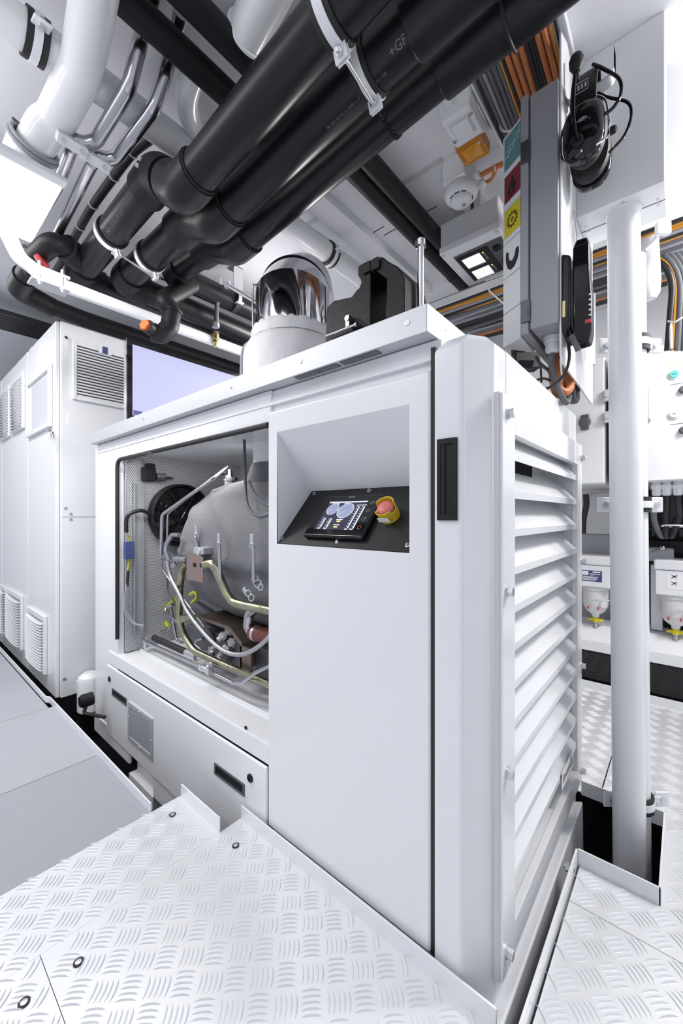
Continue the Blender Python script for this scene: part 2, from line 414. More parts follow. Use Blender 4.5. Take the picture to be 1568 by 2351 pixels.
# boxed-in beam (soffit) that the headset hangs in front of
sf = MB().box((-.263, 1.46, 1.952), (-.042, 1.64, CEIL))
sfo = struct(sf.build('trim_9', 'white', bevel=.003), 'white boxed-in ceiling beam with screwed bottom cover', 'beam')
g = MB().box((-.262, 1.545, 1.9505), (-.043, 1.547, 1.952))
g.build('seam', 'alu2', sfo)
for x, y in ((-.14, 1.475), (-.06, 1.53), (-.06, 1.56), (-.245, 1.53), (-.245, 1.56)):
    MB().lathe((x, y, 1.952), (0, 0, -1), [(0, .006), (.002, .005)], 14).build('screw', 'zinc', sfo)
struct(MB().box((-.30, .2, CEIL - .03), (-.255, 1.46, CEIL)).build('trim_10', 'white', bevel=.002), 'white rail along the ceiling in front of the beam', 'ceiling rail')

# ================================================================== GENERATOR HOUSING
YF, YB = .794, .806
G = thing('generator_enclosure', 'large white generator housing with open hatch, control recess and louvred end', 'generator housing', (-1.45, 1.2, -.15))
h = MB()
h.box((-2.543, YB, -.2), (-2.213, .838, 1.396))                      # left jamb
h.box((-2.213, YB, 1.292), (-.986, .838, 1.396))                     # lintel
for a_, b_ in (((-.99, -.1), (-.410, .905)), ((-.99, 1.262), (-.410, 1.396)), ((-.99, .905), (-.950, 1.262)), ((-.470, .905), (-.410, 1.262))):
    h.box((a_[0], YB + .010, a_[1]), (b_[0], .838, b_[1]))           # wall behind the door, open at the recess
h.box((-2.543, 1.56, -.2), (-.408, 1.62, 1.396))                     # back
h.box((-2.543, .838, -.2), (-2.50, 1.56, 1.396))                     # left end
h.box((-2.50, .838, 1.345), (-.41, 1.56, 1.392))                     # roof
h.box((-2.332, YB - .006, .212), (-.988, .838, .279))                       # sill front
h.build('housing', 'white', G, bevel=.006, seg=3)
# inside of the compartment
MB().box((-2.215, .838, .29), (-2.195, 1.555, 1.345)).build('perforated_wall', 'perf', G)
MB().box((-2.195, 1.535, .29), (-.95, 1.555, 1.345)).build('perforated_wall', 'perf', G)
MB().box((-2.195, .838, 1.32), (-.95, 1.535, 1.34)).build('inner_ceiling', 'white', G)
MB().box((-.972, .838, .29), (-.955, 1.535, 1.34)).build('inner_partition', 'whitesat', G)
t = MB().hexa([V(-2.33, YB - .005, .272), V(-.96, YB - .005, .272), V(-.96, 1.535, .272), V(-2.21, 1.535, .272)],
              [V(-2.33, YB - .005, .280), V(-.96, YB - .005, .280), V(-.96, 1.535, .318), V(-2.21, 1.535, .318)])
t.box((-2.18, .90, .27), (-.96, .905, .297))
t.build('drip_tray', 'white', G, bevel=.004)
MB().tube([(-2.205, .800, .365), (-2.205, .800, 1.284), (-.99, .800, 1.284)], .0095, 10, rad=.05).build('door_seal', 'rubber', G)
# cable channel on the perforated wall
k = MB().box((-2.195, .872, .37), (-2.175, .877, 1.17)).box((-2.195, .915, .37), (-2.175, .920, 1.17)).box((-2.195, .872, .37), (-2.190, .920, 1.17))
k.build('cable_channel', 'greybox', G)
# raised door panel with recess
d = MB(); x0, x1, z0, z1 = -.986, -.426, .03, 1.322; rx0, rx1, rz0, rz1 = -.9425, -.4775, .913, 1.2545
o4 = [V(x0, YF, z0), V(x1, YF, z0), V(x1, YF, z1), V(x0, YF, z1)]
i4 = [V(rx0, YF, rz0), V(rx1, YF, rz0), V(rx1, YF, rz1), V(rx0, YF, rz1)]
b4 = [p + V(0, .022, 0) for p in o4]
d.add(o4 + i4 + b4, [(0, 1, 5, 4), (1, 2, 6, 5), (2, 3, 7, 6), (3, 0, 4, 7), (0, 8, 9, 1), (1, 9, 10, 2), (2, 10, 11, 3), (3, 11, 8, 0)])
door = d.build('door', 'white', G, bevel=.007, seg=4)
ry, rz = .945, 1.078
E_, F_ = V(rx0, ry, rz), V(rx1, ry, rz); Cc, Dd = V(rx0, YF + .004, rz0), V(rx1, YF + .004, rz0)
A_, B_ = V(rx0, YF, rz1), V(rx1, YF, rz1)
rc = MB().quad(A_, B_, F_, E_).quad(A_, E_, Cc).quad(B_, Dd, F_).quad(Cc, Dd, V(rx1, YF, rz0), V(rx0, YF, rz0))
rc.build('recess', 'whitesat', door, smooth=False)
# top strip above the door, shoulder under the bench top
MB().hexa([V(-2.50, YB - .004, 1.345), V(-.426, YB - .004, 1.345), V(-.426, .83, 1.345), V(-2.5, .83, 1.345)],
          [V(-2.50, YB + .018, 1.394), V(-.426, YB + .018, 1.394), V(-.426, .83, 1.394), V(-2.5, .83, 1.394)]).build('top_shoulder', 'white', G, bevel=.006, seg=3)
# dark joint between door and corner
MB().box((-.4265, YF + .006, .0), (-.416, YF + .03, 1.372)).build('edge_seal', 'rubber', G)
# corner post and intake hood
pl = [(-.4165, YF), (-.352, YF), (-.301, .845), (-.2985, .908), (-.4165, .908)]
ins = [(-.395, .815), (-.345, .812), (-.325, .848), (-.325, .908), (-.395, .908)]
hd = MB().loft([[V(x, y, -.12) for x, y in pl], [V(x, y, 1.362) for x, y in pl], [V(x, y, 1.385) for x, y in ins]])
hd.build('corner_post', 'white', G, bevel=.007, seg=3)
hm = MB().loft([[V(-.41, y, 1.19), V(-.2985, y, 1.19), V(-.2985, y, 1.362), V(-.325, y, 1.385), V(-.41, y, 1.385)] for y in (.906, 1.655)])
hm.box((-.41, .906, -.12), (-.2985, 1.655, .10)).box((-.41, 1.60, .09), (-.2985, 1.655, 1.20)).box((-.41, .906, .09), (-.395, 1.605, 1.2))
hm.build('intake_hood', 'white', G, bevel=.003)
MB().hexa([V(-.31, .80, -.30), V(-.268, .80, -.30), V(-.268, 1.63, -.30), V(-.31, 1.63, -.30)],
          [V(-.31, .80, -.03), V(-.272, .80, -.012), V(-.272, 1.63, -.012), V(-.31, 1.63, -.03)]).build('base_rail', 'whitesat', G, bevel=.008, seg=3)
# pocket handle
hz0, hz1 = .989, 1.164
hb = MB().rim((-.406, YF + .004, hz0), (1, 0, 0), (0, 0, 1), (0, -1, 0), .045, hz1 - hz0, .012, .010, .008)
hb.box((-.399, YF - .0022, hz0 + .01), (-.368, YF - .0005, hz1 - .01)).hexa([V(-.398, YF - .005, hz0 + .011), V(-.388, YF - .005, hz0 + .011), V(-.388, YF + .001, hz0 + .011), V(-.398, YF + .001, hz0 + .011)], [V(-.398, YF - .005, hz1 - .011), V(-.388, YF - .005, hz1 - .011), V(-.388, YF + .001, hz1 - .011), V(-.398, YF + .001, hz1 - .011)])
hb.build('pocket_handle', 'blackmat', G, bevel=.0015)
# ---- louvred intake
XF = -.283
fy0, fy1, oy0, oy1, fz0, fz1, oz0, oz1 = .838, 1.672, .917, 1.597, .036, 1.254, .104, 1.178
fr = MB()
for a, b in (((fy0, fz0), (oy0, fz1)), ((oy1, fz0), (fy1, fz1)), ((oy0, oz1), (oy1, fz1)), ((oy0, fz0), (oy1, oz0))):
    fr.box((XF - .018, a[0], a[1]), (XF, b[0], b[1]))
lf = fr.build('louvre_frame', 'white', G, bevel=.0012)
MB().box((XF - .0178, fy0 - .003, fz0 - .002), (XF - .006, fy0 + .001, fz1 + .002)).build('edge_gasket', 'greyplast', lf)
zl = [1.1225 - .0851 * i for i in range(12)]
for z in zl:
    s = MB(); x = XF - .004
    prof = [(x, z), (x, z + .017), (x - .066, z + .090), (x - .068, z + .088), (x - .0022, z + .016), (x - .0022, z)]
    s.poly([V(a, oy0 - .004, b) for a, b in prof], (0, oy1 - oy0 + .008, 0))
    s.build('louvre_slat', 'white', lf, smooth=False)
gm = MB()
for i in range(38):
    y = oy0 + .004 + i * .0088; gm.box((-.3395, y, 1.10), (-.3375, y + .003, 1.15))
for i in range(2): gm.box((-.340, oy0, 1.108 + i * .030), (-.339, 1.25, 1.111 + i * .030))
gm.box((-.3935, oy0, 1.095), (-.392, 1.3, 1.155))
gm.build('filter_grid', 'blackmat', lf)
for px, py in ((1166, 950), (1163, 1358), (1163, 1775), (1163, 2185)):
    p = P(px, py, X=XF)
    MB().lathe(p, (1, 0, 0), [(0, .0125), (.003, .0125), (.0032, .010)], 18).hexnut(p + V(.003, 0, 0), (1, 0, 0), .0105, .011).build('bolt', 'zinc', lf, bevel=.001)
for py in (1050, 1290, 1532, 1776):
    p = P(1332, py, X=XF); p.y = 1.664
    MB().lathe(p, (1, 0, 0), [(0, .0125), (.003, .0125), (.0032, .010)], 18).hexnut(p + V(.003, 0, 0), (1, 0, 0), .0105, .011).build('bolt', 'zinc', lf, bevel=.001)
# maker's sticker near the foot of the louvre
p = V(XF + .0006, 1.42, .135)
so = P(1292, 1808, X=XF + .0006)
u_, v_ = V(0, 1, 0), V(0, 0, 1)
st = MB().quad(so + V(0, -.012, -.006), so + V(0, .155, -.006), so + V(0, .155, .052), so + V(0, -.012, .052))
sk = st.build('sticker', 'label', lf, smooth=False)
MB().text('Smitsair', so + V(.0006, 0, .012), u_, v_, .034).build('lettering', 'inkdark', sk, smooth=False)
tx = MB()
for i in range(3): tx.quad(*[so + V(.0006, .105 + a, .010 + i * .012 + b) for a, b in ((0, 0), (.045 - .008 * i, 0), (.045 - .008 * i, .005), (0, .005))])
tx.build('small_print', 'inkdark', sk, smooth=False)
# ---- lower hatch
lh = MB()
lh.box((-2.335, YF, -.16), (-.993, YF + .012, .207))
hat = lh.build('lower_hatch', 'white', G, bevel=.006, seg=3)
MB().box((-2.543, YB - .006, -.22), (-2.06, YB + .01, -.125)).box((-1.80, YB - .006, -.26), (-.99, YB + .01, -.125)).build('plinth_panel', 'white', G, bevel=.006, seg=2)
MB().box((-2.06, .84, -.3), (-1.80, .90, -.09)).box((-2.06, .80, -.32), (-1.80, .9, -.26)).build('plinth_recess', 'whitesat', G)
for px, py in ((252, 1559), (575, 1786)):
    p = P(px, py, Y=YF)
    MB().lathe(p, (0, -1, 0), [(0, .0135), (.004, .0135), (.006, .011), (.006, .0065), (.002, .006)], 24).obox(p + V(0, -.004, 0), (1, 0, 0), (0, 0, 1), (0, 1, 0), .006, .006, .004).build('latch', 'blackmat', hat)
for (ax, ay), (bx, by) in (((258, 1579), (291, 1621)), ((493, 1750), (562, 1829))):
    a, b = P(ax, ay, Y=YF), P(bx, by, Y=YF); zt, zb = a.z, b.z
    hh = MB().rim((a.x, YF + .002, zb), (1, 0, 0), (0, 0, 1), (0, -1, 0), b.x - a.x, zt - zb, .006, .005, .008)
    hh.mi(1).quad(V(a.x, YF - .0005, zt), V(b.x, YF - .0005, zt), V(b.x, YF - .0005, zb), V(a.x, YF - .0005, zb))
    hh.build('pocket_handle', ['dgrey', 'blackmat'], hat)
a, b = P(296, 1611, Y=YF), P(352, 1746, Y=YF); zt, zb = .10, -.085
gr = MB().rim((a.x, YF + .001, zb), (1, 0, 0), (0, 0, 1), (0, -1, 0), b.x - a.x, zt - zb, .02, .007, .022)
gro = gr.build('vent_grille', 'alu', hat, bevel=.001)
sl = MB(); n = 18
for i in range(n):
    x = a.x + .024 + (b.x - a.x - .048) * i / n
    sl.poly([V(x, YF - .001, zb + .02), V(x + .006, YF - .005, zb + .02), V(x + .0095, YF - .001, zb + .02)], (0, 0, zt - zb - .04))
sl.build('vent_slats', 'alu', gro, smooth=False)
for x, z in ((a.x + .011, .03), (b.x - .011, .0), ((a.x + b.x) / 2, zt - .01), ((a.x + b.x) / 2, zb + .01)):
    MB().lathe((x, YF - .006, z), (0, -1, 0), [(0, .004), (.002, .003)], 12).build('screw', 'zinc', gro)
MB().lathe(P(564, 1671, Y=YB - .0), (0, -1, 0), [(-.002, .006), (.0015, .006)], 16).build('drain_hole', 'blackmat', G)
# ---- control plate with touch screen and stop button (a separate sheet screwed into the recess)
pn = (F_ - E_).cross(Cc - E_).normalized()
if pn.y > 0: pn = -pn
pu = V(1, 0, 0); pv = pn.cross(pu); pv = pv if pv.z > 0 else -pv
CP = thing('control_plate', 'black sloping control plate in the recess of the housing door', 'control panel', (E_ + Dd) / 2)
o = .0015
MB().hexa([q + pn * .0002 for q in (E_, F_, Dd, Cc)], [q + pn * .003 for q in (E_ + V(.002, 0, 0), F_, Dd, Cc + V(.002, 0, 0))]).build('plate', 'blackmat', CP)
for px, py in ((722, 1134), (848, 1127), (648, 1236), (775, 1244), (936, 1252)):
    p = PL(px, py, E_ + pn * .003, pn)
    MB().lathe(p, pn, [(0, .0062), (.0015, .0062), (.002, .0042), (.006, .004), (.0062, .002), (.003, .0018)], 18).build('screw', 'chrome', CP)
TS = None
a = PL(745, 1138, E_ + pn * .02, pn); b = PL(880, 1134, E_ + pn * .02, pn); c = PL(831, 1237, E_ + pn * .02, pn); d_ = PL(700, 1227, E_ + pn * .02, pn)
w = ((b - a).dot(pu) + (c - d_).dot(pu)) / 2; hh_ = ((a - d_).dot(pv) + (b - c).dot(pv)) / 2
ctr = (a + b + c + d_) / 4
TS = thing('touch_screen', 'black control display with gauges on the sloping control plate', 'display', ctr - pn * .018)
MB().obox(ctr - pn * .0085, pu, pv, pn, w, hh_, .017).build('bezel', 'blackgloss', TS, bevel=.006, seg=3)
scw, sch = w * .66, hh_ * .68
sc0 = ctr + pn * .0006 - pu * scw * .53 - pv * sch * .52
def SP(x, y, k=.0004): return sc0 + pu * x * scw + pv * y * sch + pn * k
MB().quad(SP(0, 0), SP(1, 0), SP(1, 1), SP(0, 1)).build('screen', 'lcd', TS, smooth=False)
gz = MB().quad(SP(0, .95, .0008), SP(1, .95, .0008), SP(1, 1, .0008), SP(0, 1, .0008))
def tri_disc(mb, x, y, r, k=.0008, n=28, rx=1.0):
    mb.quad(*[SP(x, y, k) + (pu * math.cos(2 * PI * i / n) + pv * math.sin(2 * PI * i / n)) * r for i in range(n)])
gd = MB(); tri_disc(gd, .20, .72, .155 * scw, .0008); tri_disc(gd, .56, .66, .20 * scw, .0008)
gd.build('gauge_dial', 'lcdb', TS, smooth=False)
gw = MB()
for gx, gy, R in ((.20, .72, .155 * scw), (.56, .66, .20 * scw)):
    for i in range(40):
        a0, a1 = 2 * PI * i / 40, 2 * PI * (i + 1) / 40
        q = [SP(gx, gy, .0011) + (pu * math.cos(t) + pv * math.sin(t)) * rr for t, rr in ((a0, R), (a1, R), (a1, R * .93), (a0, R * .93))]
        gw.quad(*q)
    for i in range(9):
        t = PI * 1.25 - i * PI * 1.5 / 8; dd = pu * math.cos(t) + pv * math.sin(t); nn = pn.cross(dd)
        gw.quad(*[SP(gx, gy, .0012) + dd * (R * f) + nn * (g * .0009) for f, g in ((.72, -1), (.86, -1), (.86, 1), (.72, 1))])
    t = -2.5; dd = pu * math.cos(t) + pv * math.sin(t); nn = pn.cross(dd)
    gw.quad(*[SP(gx, gy, .0013) + dd * (R * f) + nn * (g * .0007) for f, g in ((0, -1), (.8, -1), (.8, 1), (0, 1))])
for bx, y0, y1 in ((.13, .06, .40), (.30, .06, .38), (.84, .05, .80), (.97, .05, .80)):
    gw.quad(SP(bx, y0, .0008), SP(bx + .035, y0, .0008), SP(bx + .035, y1, .0008), SP(bx, y1, .0008))
    n = 6 if y1 < .5 else 9
    for i in range(n + 1):
        y = y0 + (y1 - y0) * i / n
        gw.quad(SP(bx - .05, y - .008, .0008), SP(bx - .012, y - .008, .0008), SP(bx - .012, y + .008, .0008), SP(bx - .05, y + .008, .0008))
    gw.quad(SP(bx - .05, y0 - .045, .0008), SP(bx + .03, y0 - .045, .0008), SP(bx + .03, y0 - .02, .0008), SP(bx - .05, y0 - .02, .0008))
    if y1 > .5: gw.quad(SP(bx - .07, y1 + .04, .0008), SP(bx + .05, y1 + .04, .0008), SP(bx + .05, y1 + .065, .0008), SP(bx - .07, y1 + .065, .0008))
for x, y, ww in ((.11, .91, .2), (.43, .91, .13), (.46, .33, .16), (.46, .15, .16)):
    gw.quad(SP(x, y, .0008), SP(x + ww, y, .0008), SP(x + ww, y + .028, .0008), SP(x, y + .028, .0008))
gw.build('gauge_markings', 'lcdw', TS, smooth=False); gz.build('status_bar', 'lcdw', TS, smooth=False)
gy_ = MB()
for y in (.26, .07): gy_.quad(SP(.49, y, .0008), SP(.59, y, .0008), SP(.59, y + .05, .0008), SP(.49, y + .05, .0008))
gy_.build('readout', 'lcdy', TS, smooth=False)
MB().text('auto', SP(.52, 1.13), pu, pv, .014, align='CENTER').build('lettering', 'lgreycab', TS, smooth=False)
for (x, y, mname) in ((1.12, .93, 'lgreycab'), (1.12, .66, 'lgreycab'), (1.12, .38, 'greenb'), (1.12, .10, 'red')):
    c = SP(x, y); n = 20; mbk = MB()
    for i in range(n):
        a0, a1 = 2 * PI * i / n, 2 * PI * (i + 1) / n
        mbk.quad(*[c + (pu * math.cos(t) + pv * math.sin(t)) * r for t, r in ((a0, .0062), (a1, .0062), (a1, .0050), (a0, .0050))])
    mbk.build('touch_key', mname, TS, smooth=False)
# emergency stop
ec = PL(897, 1186, E_ + pn * .003, pn)
ES = thing('emergency_stop', 'red mushroom stop button in a yellow guard collar on the control plate', 'emergency stop button', ec)
hgt, R = .046, .0285
sh = MB(); nseg = 40
prof = []
for i in range(nseg):
    t = 2 * PI * i / nseg; dd = pu * math.cos(t) + pv * math.sin(t)
    top = hgt if (math.sin(t) > .25 or math.sin(t) < -.55) else hgt * .62
    if math.sin(t) < -.55: top = hgt * .82
    prof.append((ec + dd * R * .93, ec + dd * R * 1.02 + pn * top, ec + dd * (R * .92) + pn * top, ec + dd * R * .82))
vs = [p for q in prof for p in q]; fs = []
for i in range(nseg):
    j = (i + 1) % nseg
    for a in range(3): fs.append((4 * i + a, 4 * j + a, 4 * j + a + 1, 4 * i + a + 1))
sh.add(vs, fs)
shroud = sh.build('guard_collar', 'yellow', ES, ang=50)
MB().obox(ec - pv * R * 1.0 + pn * .018, pu, pn, -pv, .034, .015, .001).build('warning_label', 'label', shroud)
MB().lathe(ec, pn, [(0, .011), (.024, .011), (.026, .022), (.034, .0235), (.040, .020), (.043, .010), (.0436, .001)], 30).build('push_button', 'pinkred', ES, ang=60)

# ================================================================== BENCH TOP AND WHAT STANDS ON IT
ZB = 1.458
BT = thing('workbench_top', 'brushed aluminium bench top lying on the generator housing', 'bench top', (-1.45, 1.15, 1.396))
MB().box((-2.515, .772, 1.397), (-.4215, 1.60, ZB)).build('slab', 'alu', BT, bevel=.0012)
MB().box((-.4214, .773, 1.398), (-.4195, 1.60, ZB - .001)).build('end_plate', 'white', BT)
for a, b in (((680, 868), (790, 838)), ((793, 838), (885, 808))):
    pa, pb = P(a[0], a[1], Z=1.3965), P(b[0], b[1], Z=1.3965)
    q = MB().box((pa.x, .779, 1.3945), (pb.x - .01, .803, 1.3968)); q.lathe(((pa.x + pb.x) / 2, .79, 1.3945), (0, 0, -1), [(0, .007), (.002, .005)], 14)
    q.build('underside_strip', 'alu2', BT, bevel=.0006)
for px, py in ((935, 741), (691, 828), (530, 887), (329, 962)):
    p = P(px, py, Y=.772); p.z = 1.431
    MB().lathe(p, (0, -1, 0), [(0, .0068), (.001, .0068), (.0016, .0052), (.0012, .003), (.0002, .002)], 18).build('screw', 'zinc', BT)
MB().lathe((-.4195, .86, 1.431), (1, 0, 0), [(0, .005), (.001, .005), (.0015, .003)], 14).build('screw', 'zinc', BT)

# ---- vise
VI = thing('bench_vise', 'black hammered cast-iron bench vise with polished lever on the bench top', 'vise', (-.70, .93, ZB))
def vp(px, py, y): q = P(px, py, Y=y); return q
y0, y1 = .875, .985
def prof(pts, y0, y1, drop=None):
    a = [P(px, py, Y=y0) for px, py in pts]
    return a, V(0, y1 - y0, 0)
a, o_ = prof([(745, 790), (749, 706), (766, 690), (807, 681), (816, 668), (824, 660), (829, 648), (826, 640), (821, 632), (821, 611), (836, 602), (851, 596), (851, 640), (851, 760)], y0, y1)
a[0].z = a[-1].z = ZB + .002
MB().poly(a, o_).build('fixed_body', 'cast', VI, bevel=.004, seg=2)
a, o_ = prof([(887, 740), (887, 640), (868, 626), (853, 615), (853, 594), (866, 588), (879, 590), (893, 601), (912, 611), (923, 625), (929, 640), (930, 700)], y0, y1)
a[0].z = a[-1].z = ZB + .002
MB().poly(a, o_).build('sliding_jaw', 'cast', VI, bevel=.004, seg=2)
a = [P(925, 626, Y=.92), P(936, 640, Y=.92), P(946, 662, Y=.92), P(949, 686, Y=.92), P(926, 700, Y=.92)]
a[-1].z = ZB + .004; a[-2].z = max(a[-2].z, ZB + .02)
MB().poly(a, (0, .08, 0)).build('jaw_rib', 'cast', VI, bevel=.012, seg=3)
jm = MB()
for (x0, x1, z0, z1) in ((822, 850, 1, 1), (854, 868, 1, 1)): pass
b0, b1 = P(836, 612, Y=.86), P(881, 600, Y=.86)
MB().box((P(852, 600, Y=.868).x - .002, .868, b0.z - .015), (P(870, 590, Y=.868).x, .99, P(868, 589, Y=.868).z)).build('jaw_plate', 'cast', VI, bevel=.002)
MB().box((P(832, 600, Y=.868).x, .868, b0.z - .012), (P(850, 600, Y=.868).x, .99, P(846, 598, Y=.868).z)).build('jaw_plate', 'cast', VI, bevel=.002)
MB().box((P(851, 640, Y=.92).x, .90, ZB + .02), (P(887, 640, Y=.92).x, .96, ZB + .075)).build('slide_bar', 'blackmat', VI, bevel=.004)
sx = P(958, 690, Y=.93)
MB().cyl((P(926, 690, Y=.93).x, .93, ZB + .045), (sx.x + .02, .93, ZB + .045), .019, k=24).build('lead_screw', 'steel', VI, bevel=.002)
MB().lathe((sx.x + .016, .93, ZB + .045), (1, 0, 0), [(0, .024), (.018, .024), (.022, .018)], 24).build('screw_head', 'white', VI, bevel=.001)
lt = P(966, 553, Y=.93)
lv = MB().cyl((lt.x, .93, ZB + .02), (lt.x, .93, lt.z - .01), .0088, k=20).lathe((lt.x, .93, lt.z - .018), (0, 0, 1), [(0, .0088), (.002, .0135), (.018, .0135), (.022, .010)], 20)
lv.build('lever', 'chrome', VI)
p = P(800, 742, Y=.86)
MB().cyl((p.x, .878, p.z + .012), (p.x, .852, p.z + .012), .008).box((p.x - .007, .855, p.z - .01), (p.x + .006, .869, p.z + .02)).tube([P(748, 772, Y=.862), P(818, 745, Y=.862)], .0042).lathe(P(818, 745, Y=.862), (1, 0, .2), [(-.004, .0042), (-.003, .0075), (.004, .0075), (.005, .004)], 14).build('swivel_clamp', 'steel', VI)
MB().lathe((-.78, .93, ZB), (0, 0, 1), [(0, .075), (.012, .075), (.016, .065)], 40).build('swivel_base', 'chrome', VI)
# foil wrapped plate lying beside the vise
pf = [P(667, 780, Y=.95), P(745, 742, Y=.95)]
fb = MB().hexa([V(pf[0].x, .92, ZB + .001), V(-.83, .92, ZB + .001), V(-.83, 1.2, ZB + .001), V(pf[0].x, 1.2, ZB + .001)],
               [V(pf[0].x, .92, ZB + .085), V(-.83, .92, ZB + .085), V(-.83, 1.2, ZB + .085), V(pf[0].x, 1.2, ZB + .085)])
tag(bump(M['chrome'].copy(), 60, .5, 'noise', .01) and fb.build('foil_package', M['steel'], None, bevel=.004), 'foil-wrapped block on the bench between the duct and the vise', 'foil package')

# ---- insulated exhaust duct
DX, DY = -1.27, 1.16
dl = cyl_r = None
DU = thing('exhaust_duct', 'polished steel exhaust elbow rising from a white insulation jacket on the bench', 'exhaust duct', (DX, DY, ZB))
zr = P(670, 694, Y=DY - .20).z
w = MB(); k = 56; prof = [(ZB + .001, .206), (ZB + .10, .208), (ZB + .2, .208), (zr - .065, .204), (zr - .045, .192), (zr - .040, .177), (zr - .03, .179), (zr - .006, .178), (zr + .008, .172), (zr + .010, .158)]
rings = []
for z, r in prof:
    rings.append([V(DX + math.cos(2 * PI * i / k) * (r + .003 * noise.noise(V(i * .45, z * 9, 0)) * 2), DY + math.sin(2 * PI * i / k) * (r + .006 * noise.noise(V(i * .45, z * 9, 0))), z + (.014 * abs(math.sin(i * 1.31)) if z > zr - .02 else 0)) for i in range(k)])
w.loft(rings, cap=False); w.build('insulation_jacket', 'jacketw', DU, ang=60)
for t in (-1.25, -1.75, -.75, -2.3):
    c = V(DX + .181 * math.cos(t), DY + .181 * math.sin(t), zr - .045)
    MB().torus(c, (math.cos(t), math.sin(t), .3), .008, .0018, 16, 6).cyl(c + V(0, 0, .012), c + V(0, 0, -.016), .0028, k=8).build('lacing_hook', 'steel', DU)
MB().torus((DX, DY, zr - .037), (0, 0, 1), .180, .0016, 60, 6).build('lacing_wire', 'steel', DU)
# mitred elbow bending away from the viewer
r = .158; zt = P(670, 672, Y=DY).z - .03
bd = V(-.55, .8, 0).normalized()
p0 = V(DX, DY, zr - .02); p1 = V(DX, DY, zt)
p2 = p1 + (V(0, 0, math.cos(.95)) + bd * math.sin(.95)) * .12; p3 = p2 + (V(0, 0, -.25) + bd).normalized() * .30
mb = MB().tube([p0, p1, p1 + (p2 - p1) * .5], r, 64, mitre=True, cap=False); mb.build('lower_segment', 'chrome', DU, ang=12)
mb = MB().tube([p1 + (p2 - p1) * .30, p2, p3], r * .995, 64, mitre=True, cap=False); mb.build('upper_segment', 'zinc', DU, ang=12)
MB().tube([P(582, 792, Y=1.0), P(580, 668, Y=1.0), P(587, 655, Y=1.0), P(596, 660, Y=1.02), P(598, 700, Y=1.05)], .0042, 8, sp=4).build('sensor_tube', 'steel', DU)
tag(MB().tube([P(553, 868, Y=1.0), P(556, 810, Y=1.0), P(566, 790, Y=1.0), P(580, 785, Y=1.02)], .006, 10, sp=5).build('grey_hose', 'lgreycab'), 'thin grey hose curling behind the left side of the insulation jacket', 'hose')

# ---- monitor
MO = thing('monitor', 'black flat monitor showing a pale violet screen, standing on the bench beside the cabinets', 'monitor', (-2.3, 1.25, ZB))
mx = -2.30; my0, my1 = .882, 1.612; mz0, mz1 = 1.52, 1.97
MB().box((mx - .04, my0, mz0), (mx, my1, mz1)).build('case', 'blackgloss', MO, bevel=.004)
MB().box((mx - .03, my0 - .0035, mz0), (mx + .001, my0 + .001, mz1)).build('edge_trim', 'chrome', MO)
MB().quad(V(mx + .0006, my0 + .03, mz0 + .03), V(mx + .0006, my1 - .03, mz0 + .03), V(mx + .0006, my1 - .03, mz1 - .03), V(mx + .0006, my0 + .03, mz1 - .03)).build('screen', 'screen', MO)
MB().box((mx - .03, 1.2, ZB), (mx - .012, 1.3, mz0 + .02)).box((mx - .09, 1.12, ZB), (mx + .05, 1.38, ZB + .012)).build('stand', 'blackmat', MO, bevel=.003)
MB().quad(V(mx + .0012, my0 + .034, mz0 + .034), V(mx + .0012, my0 + .08, mz0 + .034), V(mx + .0012, my0 + .08, mz0 + .06), V(mx + .0012, my0 + .034, mz0 + .06)).build('screen_badge', 'bluelabel', MO)
# safety valve hanging by the monitor
SV = thing('relief_valve', 'brass safety valve on a steel pipe hanging between monitor and duct', 'valve', P(498, 790, Y=1.25))
yv = 1.25
def pv_(px, py): return P(px, py, Y=yv)
MB().cyl(pv_(500, 660), pv_(496, 742), .0135, k=18).build('pipe', 'steel', SV)
MB().obox(pv_(500, 650), RT, (0, 0, 1), FW, .044, .05, .044).hexnut(pv_(501, 668), (0, 0, 1), .023, .02).build('elbow', 'zinc', SV, bevel=.004)
MB().hexnut(pv_(516, 653), RT, .024, .03).build('union_nut', 'zinc', SV, bevel=.001)
MB().hexnut(pv_(495, 752), (0, 0, 1), .021, .026).build('hex_nut', 'zinc', SV)
MB().lathe(pv_(494, 797), (0, 0, 1), [(0, .008), (.004, .013), (.02, .015), (.022, .018), (.04, .018), (.042, .021), (.066, .022), (.07, .022), (.085, .02)], 20).build('valve_body', 'brass', SV, ang=25)
MB().cyl(P(520, 653, Y=yv), P(590, 695, Y=yv + .18), .0125, k=16).build('supply_pipe', 'steel', SV)

